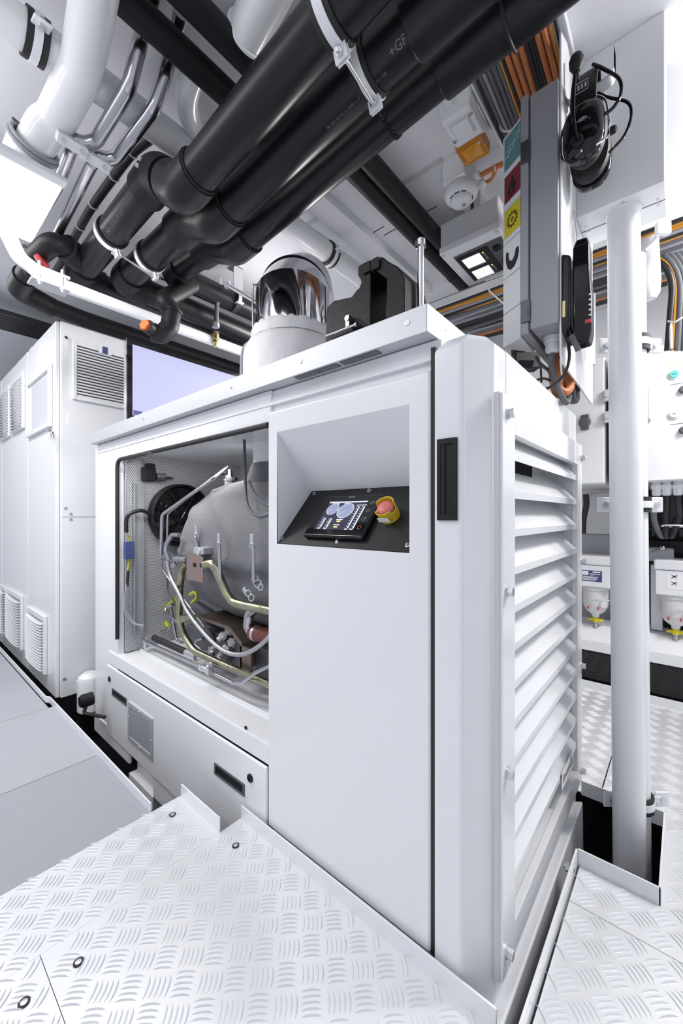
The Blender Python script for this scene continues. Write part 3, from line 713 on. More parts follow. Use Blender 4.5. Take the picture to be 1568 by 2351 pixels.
# ================================================================== SWITCHGEAR CABINETS
def grille(o, u, v, n, w, h, nsl, parent, name='vent_grille', badge=True, dark='blackmat', bow=0):
    """filter grille: frame plus slats; o lower corner, u/v in the plane, n outwards"""
    o, u, v, n = Vector(o), Vector(u), Vector(v), Vector(n)
    m = MB(); t = .018; b = .022
    def bx(a0, a1, b0, b1, t0=0, t1=t):
        c = o + u * ((a0 + a1) / 2) + v * ((b0 + b1) / 2) + n * ((t0 + t1) / 2); m.obox(c, u, v, n, a1 - a0, b1 - b0, t1 - t0)
    bx(0, b, 0, h); bx(w - b, w, 0, h); bx(b, w - b, 0, b); bx(b, w - b, h - b * 1.5, h)
    g = m.build(name, 'white', parent, bevel=.004)
    m2 = MB(); s = (h - b * 2.5) / nsl
    for i in range(nsl):
        z = b + s * i
        if bow:
            K = 8
            for q in range(K):
                x0, x1 = b + (w - 2 * b) * q / K, b + (w - 2 * b) * (q + 1) / K
                e0, e1 = bow * (1 - (2 * q / K - 1) ** 2), bow * (1 - (2 * (q + 1) / K - 1) ** 2)
                A = [o + u * x0 + v * (z - e0), o + u * x1 + v * (z - e1)]
                m2.hexa([A[0] + n * .002, A[1] + n * .002, A[1] + n * .002 + v * s * .5, A[0] + n * .002 + v * s * .5],
                        [A[0] + n * .030, A[1] + n * .030, A[1] + n * .014 + v * s * .5, A[0] + n * .014 + v * s * .5])
        else:
            A = o + u * b + v * z; B = o + u * (w - b) + v * z
            m2.hexa([A + n * .002, B + n * .002, B + n * .002 + v * s * .6, A + n * .002 + v * s * .6],
                    [A + n * .017, B + n * .017, B + n * .012 + v * s * .6, A + n * .012 + v * s * .6])
    m2.build('slats', 'white', g)
    c = o + u * (w / 2) + v * (h / 2) + n * .001
    MB().obox(c, u, v, n, w - 2 * b, h - 2.4 * b, .002).build('filter_mat', dark, g)
    return g
CYF = .66
cabs = ((-3.345, -2.70, 'white switchgear cabinet nearest the generator, with a window in its door'),
        (-4.22, -3.35, 'white switchgear cabinet in the middle of the row, with paired vents'),
        (-5.2, -4.225, 'white switchgear cabinet farthest along the row at the left edge'))
for i, (x0, x1, lab) in enumerate(cabs):
    T = thing('switchgear_cabinet', lab, 'cabinet', ((x0 + x1) / 2, 1.0, -.05), 'white switchgear cabinets in a row')
    MB().box((x0, CYF + .02, -.047), (x1, 1.45, 2.112)).build('body', 'white', T, bevel=.006, seg=3)
    dr = MB().box((x0 + .004, CYF, -.045), (x1 - .018, CYF + .019, 2.11)).build('door', 'white', T, bevel=.005, seg=3)
    MB().box((x0 + .02, CYF + .05, -.2), (x1 - .02, 1.4, -.05)).build('plinth', 'blackmat', T)
    if i == 0:
        a, b = P(67, 872, Y=CYF), P(120, 1000, Y=CYF)
        wz0, wz1 = P(120, 980, Y=CYF).z, P(120, 836, Y=CYF).z
        wx0, wx1 = P(67, 900, Y=CYF).x, P(121, 900, Y=CYF).x
        f = MB().rim((wx0, CYF, wz0), (1, 0, 0), (0, 0, 1), (0, -1, 0), wx1 - wx0, wz1 - wz0, .03, .02)
        fo = f.build('window_frame', 'white', dr, bevel=.004)
        MB().box((wx0 + .03, CYF - .006, wz0 + .03), (wx1 - .03, CYF - .004, wz1 - .03)).build('window_pane', mat('cabinet_window', (.75, .77, .82), .06, coat=.6), fo)
        MB().tube([P(108, 990, Y=CYF - .02), P(117, 989, Y=CYF - .035), P(120, 993, Y=CYF - .035), P(120, 1006, Y=CYF - .035)], .008, 10, rad=.01).build('door_handle', 'chrome', dr)
        a = P(68, 1395, Y=CYF); b = P(110, 1550, Y=CYF)
        gx0, gx1 = a.x, P(109, 1500, Y=CYF).x; gz0, gz1 = P(109, 1549, Y=CYF).z, P(109, 1415, Y=CYF).z
        grille((gx0, CYF, gz0), (1, 0, 0), (0, 0, 1), (0, -1, 0), gx1 - gx0, gz1 - gz0, 17, dr, dark='greybox', bow=.012)
        g1 = P(165, 780, X=x1); gy1 = 1.09
        zt = P(165, 778, X=x1).z; zb = P(165, 917, X=x1).z
        gg = grille((x1, g1.y, zb), (0, 1, 0), (0, 0, 1), (1, 0, 0), gy1 - g1.y, zt - zb, 17, T)
        cc = P(241, 805, X=x1 + .02)
        MB().obox(cc, (0, 1, 0), (0, 0, 1), (1, 0, 0), .07, .045, .006).build('badge_plate', 'white', gg)
        MB().obox(cc + V(.004, 0, 0), (0, 1, 0), (0, 0, 1), (1, 0, 0), .028, .042, .004).build('badge', 'bluelabel', gg)
        MB().box((x1 - .001, CYF + .03, P(140, 1187, X=x1).z - .0012), (x1 + .0012, 1.44, P(140, 1187, X=x1).z + .0012)).build('panel_joint', 'alu2', T)
        for px, py in ((152, 775), (151, 1167), (163, 1180), (163, 1193), (148, 1559)):
            MB().lathe(P(px, py, X=x1), (1, 0, 0), [(0, .0095), (.004, .008), (.004, .004), (.001, .0035)], 16).build('screw', 'steel', T)
    if i == 1:
        for (ax, bx) in ((4, 26), (29, 58)):
            X0, X1 = P(ax, 900, Y=CYF).x, P(bx, 900, Y=CYF).x
            z0, z1 = P(bx, 960 if ax > 10 else 978, Y=CYF).z, P(bx, 838 if ax > 10 else 858, Y=CYF).z
            z0, z1 = 1.60, 1.99
            grille((X0, CYF, z0), (1, 0, 0), (0, 0, 1), (0, -1, 0), X1 - X0, z1 - z0, 16, dr, dark='greybox', bow=.014)
        for (ax, bx) in ((-6, 19), (21, 55)):
            X0, X1 = max(P(ax, 900, Y=CYF).x, -4.21), P(bx, 900, Y=CYF).x
            grille((X0, CYF, P(55, 1493, Y=CYF).z), (1, 0, 0), (0, 0, 1), (0, -1, 0), X1 - X0, P(55, 1368, Y=CYF).z - P(55, 1493, Y=CYF).z, 17, dr, dark='greybox', bow=.014)
    if i < 2: MB().box((x0 - .03, CYF + .01, 2.1125), (x0 + .03, CYF + .08, 2.13)).build('lifting_bracket', 'zinc', T, bevel=.003)
# pump motor and plug in the gap between cabinet and housing
PM = thing('drain_pump', 'small white pump with black round cap in the gap beside the housing', 'pump', P(195, 1640, X=-2.62))
MB().lathe(V(-2.615, .80, -.13), (0, 0, 1), [(0, .055), (.01, .062), (.18, .062), (.20, .056), (.22, .03)], 28).build('pump_body', 'white', PM)
sl = MB()
for i in range(5): sl.box((-2.645, .737, .0 + i * .012), (-2.60, .745, .004 + i * .012))
sl.build('vent_slots', 'greyplast', PM)
pc = P(183, 1612, Y=.69)
MB().lathe(pc + V(0, .06, 0), (0, -1, 0), [(0, .034), (.05, .034), (.055, .028), (.06, .0275)], 24).build('round_cap', 'blackmat', PM)
MB().tube([pc + V(0, .03, -.03), pc + V(.01, .02, -.06), pc + V(.05, .05, -.07), pc + V(.12, .08, -.07)], .009, 10, sp=4).build('drain_hose', 'blackcab', PM)
tag(MB().box((-2.85, .95, -.17), (-2.55, 1.0, -.13)).box((-2.85, .80, -.40), (-2.82, .83, -.13)).box((-2.60, .98, -.4), (-2.56, 1.0, -.13)).box((-2.85, .80, -.17), (-2.82, 1.0, -.13)).build('support_frame', 'steel', bevel=.003), 'grey steel support frame under the floor gap beside the cabinet', 'frame')

# ================================================================== TURBINE INSIDE THE OPEN HATCH
TY, TZ, TR = 1.205, .85, .325
TU = thing('gas_turbine', 'grey cloth-jacketed gas turbine lying inside the open hatch of the housing', 'turbine', (-1.45, TY, .32))
k = 110; prof = [(-1.90, .15), (-1.89, .19), (-1.86, .235), (-1.80, .275), (-1.74, .30), (-1.66, .318), (-1.55, .325), (-1.44, .326), (-1.32, .325), (-1.2, .325), (-1.1, .325), (-1.0, .325)]
dense = []
for (a, ra), (b, rb) in zip(prof, prof[1:]):
    for q in range(6): dense.append((a + (b - a) * q / 6, ra + (rb - ra) * q / 6))
dense.append(prof[-1]); rings = []
for x, r in dense:
    rg = []
    for i in range(k):
        t = 2 * PI * i / k
        # jacket seam folds: two halves laced together along the front, a little slack cloth
        fold = -.020 * math.exp(-((t - 3.42) / .10) ** 2) + .012 * math.exp(-((t - 3.24) / .10) ** 2) * (1 + .5 * math.sin(x * 37))
        nz = noise.noise(V(x * 3, math.cos(t) * 1.4, math.sin(t) * 1.4)) * .012 + abs(noise.noise(V(x * 5 + 4, math.cos(t) * 1.5, math.sin(t) * 1.5 + x * 3))) * .012
        nz += .016 * (1 - abs(noise.noise(V(x * 4 + math.sin(t) * 3, math.cos(t) * 1.2 + x * 2, 7.3)))) ** 10
        rr = r + fold * min(1, r / .3) + nz * .75 * min(1, (r / .3) ** 4)
        rg.append(V(x, TY + math.cos(t) * rr, TZ + math.sin(t) * rr))
    rings.append(rg)
MB().loft(rings).build('insulation_jacket', 'jacket', TU, ang=80)
MB().lathe((-1.90, TY, TZ), (-1, 0, 0), [(0, .15), (.03, .145), (.05, .10), (.12, .09), (.2, .09)], 32).build('inlet_neck', 'dgrey', TU)
MB().lathe((-1.40, 1.2, 1.06), (0, 0, 1), [(0, .21), (.05, .18), (.12, .145), (.17, .13)], 40).build('outlet_jacket', 'jacket', TU, ang=70)
MB().lathe((-1.40, 1.2, 1.225), (0, 0, 1), [(0, .122), (.095, .122)], 40).build('outlet_duct', 'whitesat', TU)
fp = P(527, 1110, Y=TY)
ft = MB().lathe(fp + V(0, 0, -.012), (0, 0, 1), [(0, .034), (.02, .034), (.022, .040), (.034, .040), (.036, .032), (.055, .032)], 24)
ft.hexnut(fp + V(0, 0, .043), (0, 0, 1), .018, .03).cyl(fp + V(-.01, 0, .058), fp + V(-.07, -.02, .062), .010).hexnut(fp + V(-.045, -.013, .061), (-1, 0, 0), .017, .022).hexnut(fp + V(.04, 0, .02), (1, 0, 0), .012, .02)
ft.build('sensor_boss', 'steel', TU, bevel=.001)
for n_, (px, py, ln) in enumerate(((452, 1216, 40), (504, 1236, 100), (580, 1238, 90))):
    y_ = .842 if n_ else .872
    a = P(px, py, Y=y_); b = P(px - 3 + 2 * n_, py + 22, Y=y_ - .006); c = P(px + 2, py + ln, Y=y_ - .002); e = P(px + 6, py + ln + 12, Y=y_)
    st = MB().obox(a + V(0, -.004, 0), (1, 0, 0), (0, 0, 1), (0, 1, 0), .018, .036, .003).torus(a - V(0, .006, .022), (0, 1, 0), .008, .0022, 14, 6)
    st.build('lacing_tab', 'zinc', TU, bevel=.001)
    MB().tube([a - V(0, .006, .03), b, c, e], .007, 8, sp=3).build('lacing_spring', 'steel', TU)
ch = MB()
for (px, py, r) in ((585, 1328, .012), (592, 1340, .013), (598, 1348, .010), (570, 1362, .010), (577, 1372, .011)):
    p = P(px, py, Y=.845); ch.torus(p, (.4, -1, .2), r, .0025, 18, 6)
ch.build('lacing_chain', 'zinc', TU)
MB().obox(P(562, 1356, Y=.845), V(.6, 0, -.6).normalized(), V(.6, 0, .6).normalized(), (0, 1, 0), .026, .018, .003).build('lacing_tab', 'zinc', TU, bevel=.001)
# mounting frame and gearbox below
fr = [P(447, 1418, Y=.95), P(523, 1445, Y=.95), P(551, 1482, Y=.95), P(551, 1541, Y=.95)]
fb = MB(); th = .006
up_ = [p + V(.012, 0, .012) for p in fr]
for a, b, c, d_ in zip(fr, fr[1:], up_[1:], up_):
    fb.poly([a, b, c, d_], (0, .34, 0))
fb.box((fr[3].x, .95, fr[3].z), (fr[3].x + .07, .962, fr[2].z - .0)).build('mounting_frame', 'bronze', TU, bevel=.001)
gb = MB().box((-1.72, 1.02, .315), (-1.25, 1.42, .455)).cyl((-1.70, 1.0, .40), (-1.70, 1.3, .40), .07).cyl((-1.55, .985, .40), (-1.55, 1.05, .40), .055).cyl((-1.85, 1.05, .47), (-1.72, 1.05, .44), .03).box((-1.98, 1.05, .315), (-1.8, 1.2, .43)).cyl((-1.62, 1.1, .46), (-1.80, 1.0, .56), .028)
gb.build('gearbox', 'dgrey', TU, bevel=.006)
gp = MB()
for a, b in (((500, 1470), (535, 1440)), ((508, 1500), (540, 1468))):
    A, B = P(a[0], a[1], Y=.97), P(b[0], b[1], Y=1.03); n = B - A
    gp.cyl(A, B, .012).hexnut(A + n * .2, n, .019, n.length * .25).hexnut(A + n * .6, n, .022, n.length * .3)
gp.build('hose_fitting', 'greyplast', TU)
for n_, pts in enumerate(([(405, 1520), (405, 1420)],)): pass
# fan on the perforated wall
FA = thing('cooling_fan', 'round black fan mounted on the perforated wall behind the turbine', 'fan', (-2.19, 1.12, 1.0))
fc = V(-2.19, 1.12, 1.0)
MB().lathe(fc, (1, 0, 0), [(0, .175), (.012, .178), (.05, .176), (.055, .165), (.035, .160), (.02, .155)], 48).build('fan_ring', 'blackmat', FA, ang=40)
g_ = MB()
for r in (.05, .08, .11, .14): g_.torus(fc + V(.052, 0, 0), (1, 0, 0), r, .002, 40, 6)
for i in range(6):
    t = i * PI / 3; g_.cyl(fc + V(.052, 0, 0), fc + V(.052, math.cos(t) * .17, math.sin(t) * .17), .003, k=6)
g_.build('fan_guard', 'blackgloss', FA)
hbm = MB().cyl(fc, fc + V(.045, 0, 0), .045)
for i in range(7):
    t = i * 2 * PI / 7; u1 = V(0, math.cos(t), math.sin(t)); u2 = V(0, -math.sin(t), math.cos(t))
    hbm.quad(fc + V(.015, 0, 0) + u1 * .04 - u2 * .02, fc + V(.012, 0, 0) + u1 * .15 - u2 * .05, fc + V(.038, 0, 0) + u1 * .15 + u2 * .03, fc + V(.035, 0, 0) + u1 * .04 + u2 * .02)
hbm.build('fan_blades', 'blackmat', FA)
def pipe(name, label, cat, pts, r, m, rad=.03, sp=0, k=12, group=None):
    return tag(MB().tube(pts, r, k, rad=rad, sp=sp).build(name, m, ang=60), label, cat, group)
Q = lambda pts, Y: [P(a, b, Y=Y) for a, b in pts]
pipe('fan_cable', 'black sleeved cable looping from the fan to the blue connector', 'cable', [P(352, 1185, X=-2.15), P(325, 1172, X=-2.13), P(298, 1180, X=-2.13), P(290, 1195, X=-2.14), P(290, 1222, X=-2.15)], .010, 'blackcab', sp=5)
CN = thing('cable_connector', 'blue plug connector on the wiring of the perforated wall', 'connector', P(296, 1265, X=-2.16))
p = P(296, 1263, X=-2.165)
MB().box((-2.178, p.y - .022, p.z - .045), (-2.15, p.y + .022, p.z + .045)).build('connector_body', 'blueplast', CN, bevel=.003)
MB().tube([P(291, 1222, X=-2.155), P(296, 1236, X=-2.16), p + V(0, 0, .04)], .0035, 8, sp=3).tube([p - V(0, 0, .04), P(295, 1296, X=-2.165), P(293, 1310, X=-2.165)], .004, 8, sp=3).build('wires', 'lime', CN)
MB().tube([P(294, 1310, X=-2.165), P(292, 1345, X=-2.165)], .007, 8).build('sleeve', 'blackcab', CN)
for i, dx in enumerate((0, 4)):
    pipe('wall_cable', 'grey cable running down the cable channel into the tray' if i == 0 else 'second grey cable beside it in the cable channel', 'cable', [P(291 + dx, 1340, X=-2.165), P(287 + dx, 1380, X=-2.165), P(289 + dx, 1408, X=-2.16), P(305 + dx, 1430, X=-2.14), P(330, 1437 + dx, X=-2.10)], .0052, 'lgreycab', sp=5)
PS = thing('pressure_switch', 'black pressure switch with steel nozzle on the upper perforated wall', 'sensor', P(350, 1082, X=-2.15))
a = P(344, 1085, X=-2.15)
MB().box((-2.19, a.y - .03, a.z - .045), (-2.14, a.y + .03, a.z + .03)).box((-2.19, a.y - .012, a.z + .02), (-2.15, a.y + .03, a.z + .05)).build('switch_body', 'blackmat', PS, bevel=.005)
MB().cyl(a + V(0, .03, -.02), a + V(0, .075, -.02), .022).cyl(a + V(0, .075, -.02), a + V(0, .125, -.02), .012, .006).hexnut(a + V(0, .07, -.02), (0, 1, 0), .025, .012).build('nozzle', 'steel', PS)
MB().tube([P(340, 1066, X=-2.17), P(325, 1053, X=-2.17), P(303, 1057, X=-2.17), P(291, 1080, X=-2.17), P(288, 1140, X=-2.17), P(288, 1200, X=-2.17)], .0045, 8, sp=5).build('switch_cable', 'lgreycab', PS)
def qp(pts, y0, y1=None):
    n = len(pts); y1 = y0 if y1 is None else y1
    return [P(a, b, Y=y0 + (y1 - y0) * i / (n - 1)) for i, (a, b) in enumerate(pts)]
# tubing
e = P(533, 1092, Y=1.17)
pipe('oil_tube', 'thick steel tube running from the top sensor down the left side of the turbine', 'tube', [e, P(533, 1075, Y=1.12), P(523, 1071, Y=1.08), P(485, 1102, Y=.98), P(372, 1182, Y=.90), P(370, 1275, Y=.90)], .0085, 'steel', rad=.03)
pipe('oil_tube', 'thin steel tube beside the thick one, left of the turbine', 'tube', [fp + V(-.07, -.02, .062), P(487, 1100, Y=1.0), P(385, 1179, Y=.92), P(383, 1262, Y=.92)], .0052, 'steel', rad=.03)
pipe('oil_tube', 'small bent steel tube from the valve block down to the tray', 'tube', qp([(408, 1284), (372, 1282), (370, 1303), (385, 1325), (440, 1400), (470, 1440)], .88, .95), .0048, 'steel', rad=.03)
pipe('oil_tube', 'short steel tube curving into the jacket opening', 'tube', [P(412, 1228, Y=.86), P(395, 1228, Y=.86), P(384, 1245, Y=.86), P(380, 1262, Y=.86), P(388, 1285, Y=.87)], .010, 'steel', rad=.03)
pipe('oil_tube', 'dark thin tube dropping behind the braided hose', 'tube', qp([(384, 1320), (384, 1358), (396, 1372), (400, 1390)], 1.02), .0055, 'dgrey', rad=.02)
pipe('fuel_pipe', 'large yellow-chromate pipe sloping in front of the turbine jacket', 'pipe', qp([(470, 1297), (487, 1293), (498, 1312), (520, 1362), (536, 1384), (560, 1390), (620, 1402), (720, 1421)], .83, .88), .0165, 'gold', rad=.06, k=18)
pipe('fuel_pipe', 'yellow-chromate pipe dropping from the valve block to the tray', 'pipe', qp([(430, 1290), (418, 1308), (413, 1350), (411, 1420), (420, 1455), (445, 1494), (500, 1520), (620, 1572), (720, 1615)], .86, .94), .0150, 'gold', rad=.08, k=18)
MB_ = MB().poly([P(410, 1413, Y=.87), P(440, 1414, Y=.87), P(438, 1421, Y=.87), P(412, 1432, Y=.87)], (0, .03, 0))
tag(MB_.build('gusset', 'gold', bevel=.001), 'small yellow-chromate gusset on the dropping pipe', 'bracket')
pipe('coolant_elbow', 'bare steel elbow pipe under the large yellow pipe', 'pipe', qp([(588, 1395), (572, 1408), (569, 1440), (582, 1456), (615, 1460)], .90, .93), .019, 'steel', rad=.06, k=18)
SC = thing('silicone_hose', 'red-brown silicone hose sleeve with steel band at the door edge', 'hose', P(600, 1455, Y=.92))
a, b = P(579, 1453, Y=.922), P(690, 1474, Y=.922); n = (b - a).normalized()
MB().cyl(a, b, .0275, k=24).build('sleeve', 'silicone', SC, bevel=.004)
MB().cyl(a + n * .020, a + n * .034, .0288, k=24).build('hose_band', 'zinc', SC)
pipe('braided_hose', 'steel-braided hose sagging in front of the bronze frame', 'hose', qp([(384, 1288), (392, 1325), (415, 1370), (428, 1400), (455, 1438), (492, 1478), (525, 1499), (558, 1502), (590, 1487), (618, 1462), (640, 1430), (655, 1390)], .85, .90), .0085, 'braid', sp=5)
VB = thing('valve_block', 'steel valve block above an iridescent square plate in front of the turbine', 'valve block', P(460, 1280, Y=.84))
a, b = P(444, 1256, Y=.835), P(469, 1274, Y=.835)
MB().box((a.x, .835, b.z), (P(485, 1262, Y=.87).x, .885, a.z)).build('block', 'zinc', VB, bevel=.002)
MB().cyl(P(456, 1267, Y=.835), P(456, 1267, Y=.835) + V(0, -.004, 0), .0125).build('block_plug', 'alu', VB)
a, b = P(428, 1274, Y=.828), P(466, 1338, Y=.828)
MB().box((a.x, .828, b.z), (b.x, .8315, a.z)).build('plate', 'iris', VB, bevel=.0008)
for (px, py) in ((446, 1297), (462, 1298)):
    p = P(px, py, Y=.827); MB().box((p.x - .011, .8265, p.z - .008), (p.x + .011, .8285, p.z + .008)).build('slot', 'blackmat', VB)
hb_ = MB().cyl(P(430, 1284, Y=.845), P(402, 1283, Y=.845), .0125).hexnut(P(413, 1284, Y=.845), (-1, 0, 0), .016, .02).cyl(P(405, 1292, Y=.85), P(397, 1300, Y=.85), .011)
hb_.build('fitting', 'steel', VB, bevel=.001)
# lines on the drip tray
HO = thing('drain_hose', 'black rubber hose with crimped steel ends along the front of the drip tray', 'hose', P(400, 1480, Y=.93))
a, b = P(341, 1459, Y=.93), P(452, 1508, Y=.93); n = (b - a).normalized(); L = (b - a).length
MB().cyl(a + n * L * .10, b - n * L * .16, .0155, k=18).build('rubber_hose', 'rubber', HO)
MB().cyl(a, a + n * L * .13, .018, k=18).build('crimp_sleeve', 'zinc', HO, bevel=.001)
MB().cyl(b - n * L * .18, b, .0185, k=18).build('crimp_sleeve', 'zinc', HO, bevel=.001)
MB().tube([b, P(462, 1509, Y=.93), P(470, 1501, Y=.95), P(477, 1494, Y=.97)], .010, 10, sp=4).build('steel_end', 'steel', HO)
MB().cyl(P(333, 1488, Y=.90), P(333, 1472, Y=.90), .0075).hexnut(P(333, 1474, Y=.90), (0, 0, 1), .014, .03).build('standpipe', 'zinc', HO)
ff = MB()
for a, b in (((476, 1502), (494, 1482)), ((494, 1520), (510, 1498))):
    A, B = P(a[0], a[1], Y=.95), P(b[0], b[1], Y=.96); n = B - A
    ff.cyl(A, B, .0085).hexnut(A + n * .15, n, .0145, n.length * .2).hexnut(A + n * .5, n, .0165, n.length * .22)
tag(ff.build('pipe_fitting', 'zinc'), 'pair of zinc couplings joining the tray lines to the gearbox', 'fitting')
pipe('tray_line', 'front steel line along the tray with a tee fitting', 'tube', qp([(330, 1470), (318, 1462), (325, 1455), (385, 1447), (390, 1436)], 1.0, 1.03), .0055, 'steel', rad=.02)
TL = thing('return_line', 'long steel line nearest the sill rising at the door edge', 'tube', P(450, 1540, Y=.87))
MB().tube(qp([(324, 1466), (340, 1476), (460, 1530), (534, 1568), (556, 1567), (585, 1545), (620, 1528), (700, 1490)], .88, .90), .0075, 12, rad=.03).build('tube', 'steel', TL)
A, B = P(461, 1531, Y=.876), P(481, 1541, Y=.876); n = (B - A).normalized()
MB().hexnut(A, n, .015, .02).cyl(A, B, .0125).hexnut(B - n * .01, n, .0155, .02).cyl(P(474, 1536, Y=.876), P(486, 1524, Y=.90), .0095).hexnut(P(478, 1531, Y=.885), P(486, 1524, Y=.9) - P(478, 1531, Y=.885), .0135, .014).build('tee', 'zinc', TL)
pipe('tray_line', 'looped steel line standing at the back of the tray beside the wall', 'tube', [P(382, 1456, Y=1.15), P(376, 1430, Y=1.15), P(368, 1419, Y=1.15), P(335, 1425, Y=1.12), P(325, 1430, Y=1.10), P(345, 1443, Y=1.08), P(375, 1442, Y=1.08)], .006, 'steel', rad=.02)
pipe('tray_line', 'bent steel line crossing below the gusset', 'tube', qp([(420, 1440), (390, 1415), (379, 1405), (382, 1395), (396, 1388)], .92, .97), .0068, 'steel', rad=.02)
pipe('tray_line', 'steel line with a square loop in front of the gearbox', 'tube', qp([(392, 1395), (400, 1440), (405, 1468), (418, 1476), (428, 1474)], .98, .98), .0068, 'steel', rad=.02)
pipe('tray_line', 'small hairpin steel line beside the frame foot', 'tube', qp([(466, 1466), (452, 1470), (446, 1478), (462, 1492), (476, 1497)], .96, .95), .0055, 'steel', rad=.015)
pipe('wiring_sleeve', 'yellow-green striped wiring sleeve behind the dropping pipe', 'cable', qp([(402, 1376), (386, 1392), (378, 1410), (380, 1428), (388, 1440)], 1.05), .012, 'lime', sp=5)
pipe('wiring_sleeve', 'yellow-green wiring under the belly of the turbine', 'cable', qp([(436, 1366), (446, 1360), (452, 1372), (440, 1384)], 1.0), .007, 'lime', sp=4)
pipe('sensor_cable', 'dark cable hanging in a loop over the right half of the jacket', 'cable', [P(561, 1010, Y=.95), P(563, 1100, Y=.93), P(566, 1150, Y=.88), P(578, 1176, Y=.86), P(600, 1186, Y=.85), P(625, 1178, Y=.86)], .0058, 'dgrey', sp=6)
pipe('sensor_cable', 'grey cable crossing the neck of the jacket to the door edge', 'cable', [P(572, 1105, Y=.92), P(585, 1135, Y=.90), P(600, 1152, Y=.89), P(625, 1165, Y=.89)], .005, 'dgrey', sp=6)

# ================================================================== OVERHEAD PIPEWORK
def proj(p):
    v = Vector(p) - CAM; z = v.dot(FW); return CX + F * v.dot(RT) / z, CY - F * v.z / z
def along(a, b, px):                         # point of the line a-b seen in photo column px
    a, b = Vector(a), Vector(b); lo, hi = 0., 1.; fa = proj(a)[0] - px
    for _ in range(40):
        m = (lo + hi) / 2
        if (proj(a.lerp(b, m))[0] - px) * fa > 0: lo = m
        else: hi = m
    return a.lerp(b, lo)
def sleeve(mb, a, b, t0, t1, r): a, b = Vector(a), Vector(b); d = (b - a).normalized(); mb.cyl(a + d * t0, a + d * t1, r, k=32)
RA, RB, RC = .058, .060, .058
A0, A1, A2, A3, A4 = V(.25, .663, 2.169), V(-1.225, .641, 2.043), V(-1.40, .643, 2.195), V(-2.275, .645, 2.185), V(-2.275, 3.2, 2.10)
B0, B1, B2, B3, B4 = V(.25, .823, 2.202), V(-1.300, .800, 2.070), V(-1.46, .80, 2.155), V(-2.13, .80, 2.17), V(-2.13, 3.2, 2.14)
C0, C1, C2, C3, C4 = V(.25, 1.0205, 2.288), V(-1.455, .9955, 2.143), V(-1.62, .995, 2.222), V(-2.015, .995, 2.255), V(-1.985, 3.2, 2.255)
def fit(p, nxt, prv, r, L):                   # elbow fitting: fatter sleeve round the corner p
    a = p + (prv - p).normalized() * L; b = p + (nxt - p).normalized() * L
    return fillet([a, p, b], L * .95, 10)
def big_pipe(name, label, pts, r, group):
    T = thing(name, label, 'pipe', pts[1], group)
    MB().tube(pts, r, 32, rad=r * 1.3).build('pipe_run', 'black', T, ang=60)
    for i in (1, 2):
        MB().tube(fit(pts[i], pts[i + 1], pts[i - 1], r, r * 1.75), r * 1.16, 36).build('elbow_fitting', 'blackmat' if i == 2 else 'black', T, ang=60)
    MB().tube(fit(pts[3], pts[4], pts[2], r, r * 1.9), r * 1.15, 32).build('elbow_fitting', 'blackmat', T, ang=60)
    a = pts[1] + (pts[0] - pts[1]).normalized() * r * 1.78
    MB().torus(a, pts[0] - pts[1], r * 1.03, .0045, 40, 8).build('seal_ring', 'rubber', T)
    return T
GP = 'insulated cooling pipes under the ceiling'
PA = big_pipe('cooling_pipe', 'upper-left of the three thick black insulated pipes running towards the cabinets', [A0, A1, A2, A3, A4], RA, GP)
PB = big_pipe('cooling_pipe', 'middle of the three thick black insulated pipes under the ceiling', [B0, B1, B2, B3, B4], RB, GP)
PC = big_pipe('cooling_pipe', 'lowest in view of the three thick black insulated pipes, nearest the vise', [C0, C1, C2, C3, C4], RC, GP)
# couplings at the right-hand end
for T, a, b, r, px in ((PB, B0, B1, RB, 945), (PC, C0, C1, RC, 1010)):
    p = along(a, b, px); d = (a - p).normalized()
    MB().lathe(p, d, [(-.002, r * 1.02), (0, r * 1.17), (.16, r * 1.19), (.20, r * 1.26), (.5, r * 1.26)], 36).build('coupling', 'black', T, bevel=.004)
p = along(C0, C1, 1165); MB().torus(p, C0 - C1, RC * 1.28, .004, 40, 6).build('seal_ring', 'rubber', PC)
# printing on the pipes
def wrap_print(body, a, b, r, px, h, ang, parent, flip=1, mname='ink'):
    p = along(a, b, px); ax = (Vector(b) - Vector(a)).normalized() * flip
    toc = (CAM - p); toc -= ax * toc.dot(ax); toc.normalize(); side = ax.cross(toc)
    # reading direction along the pipe, letters standing across it
    def f(x, y):
        t = ang - y / r
        return p + ax * x + (toc * math.cos(t) + side * math.sin(t) * 1) * (r + .0006)
    MB().text(body, (0, 0, 0), (1, 0, 0), (0, 1, 0), h, wrap=f).build('lettering', mname, parent, smooth=False)
wrap_print('+GF+  COOL-FIT 2.0', B0, B1, RB, 905, .026, .25, PB, flip=-1)
wrap_print('PE 40/160 0110 SDR11 PIPE ID 79 DN 100', B0, B1, RB, 752, .011, .55, PB, flip=-1)
wrap_print('+GF+ COOL-FIT 2.0', A2, A3, RA, 268, .019, -.15, PA, flip=-1)
q = along(A1, A2, 345)
ax = (A2 - A1).normalized(); toc = (CAM - q); toc -= ax * toc.dot(ax); toc.normalize(); sd = ax.cross(toc)
c = q + toc * (RA * 1.17)
MB().obox(c + sd * .010, ax, sd, toc, .024, .013, .006).obox(c - sd * .012 + ax * .006, ax, sd, toc, .024, .013, .006).build('fitting_window', 'greyplast', PA, bevel=.001)
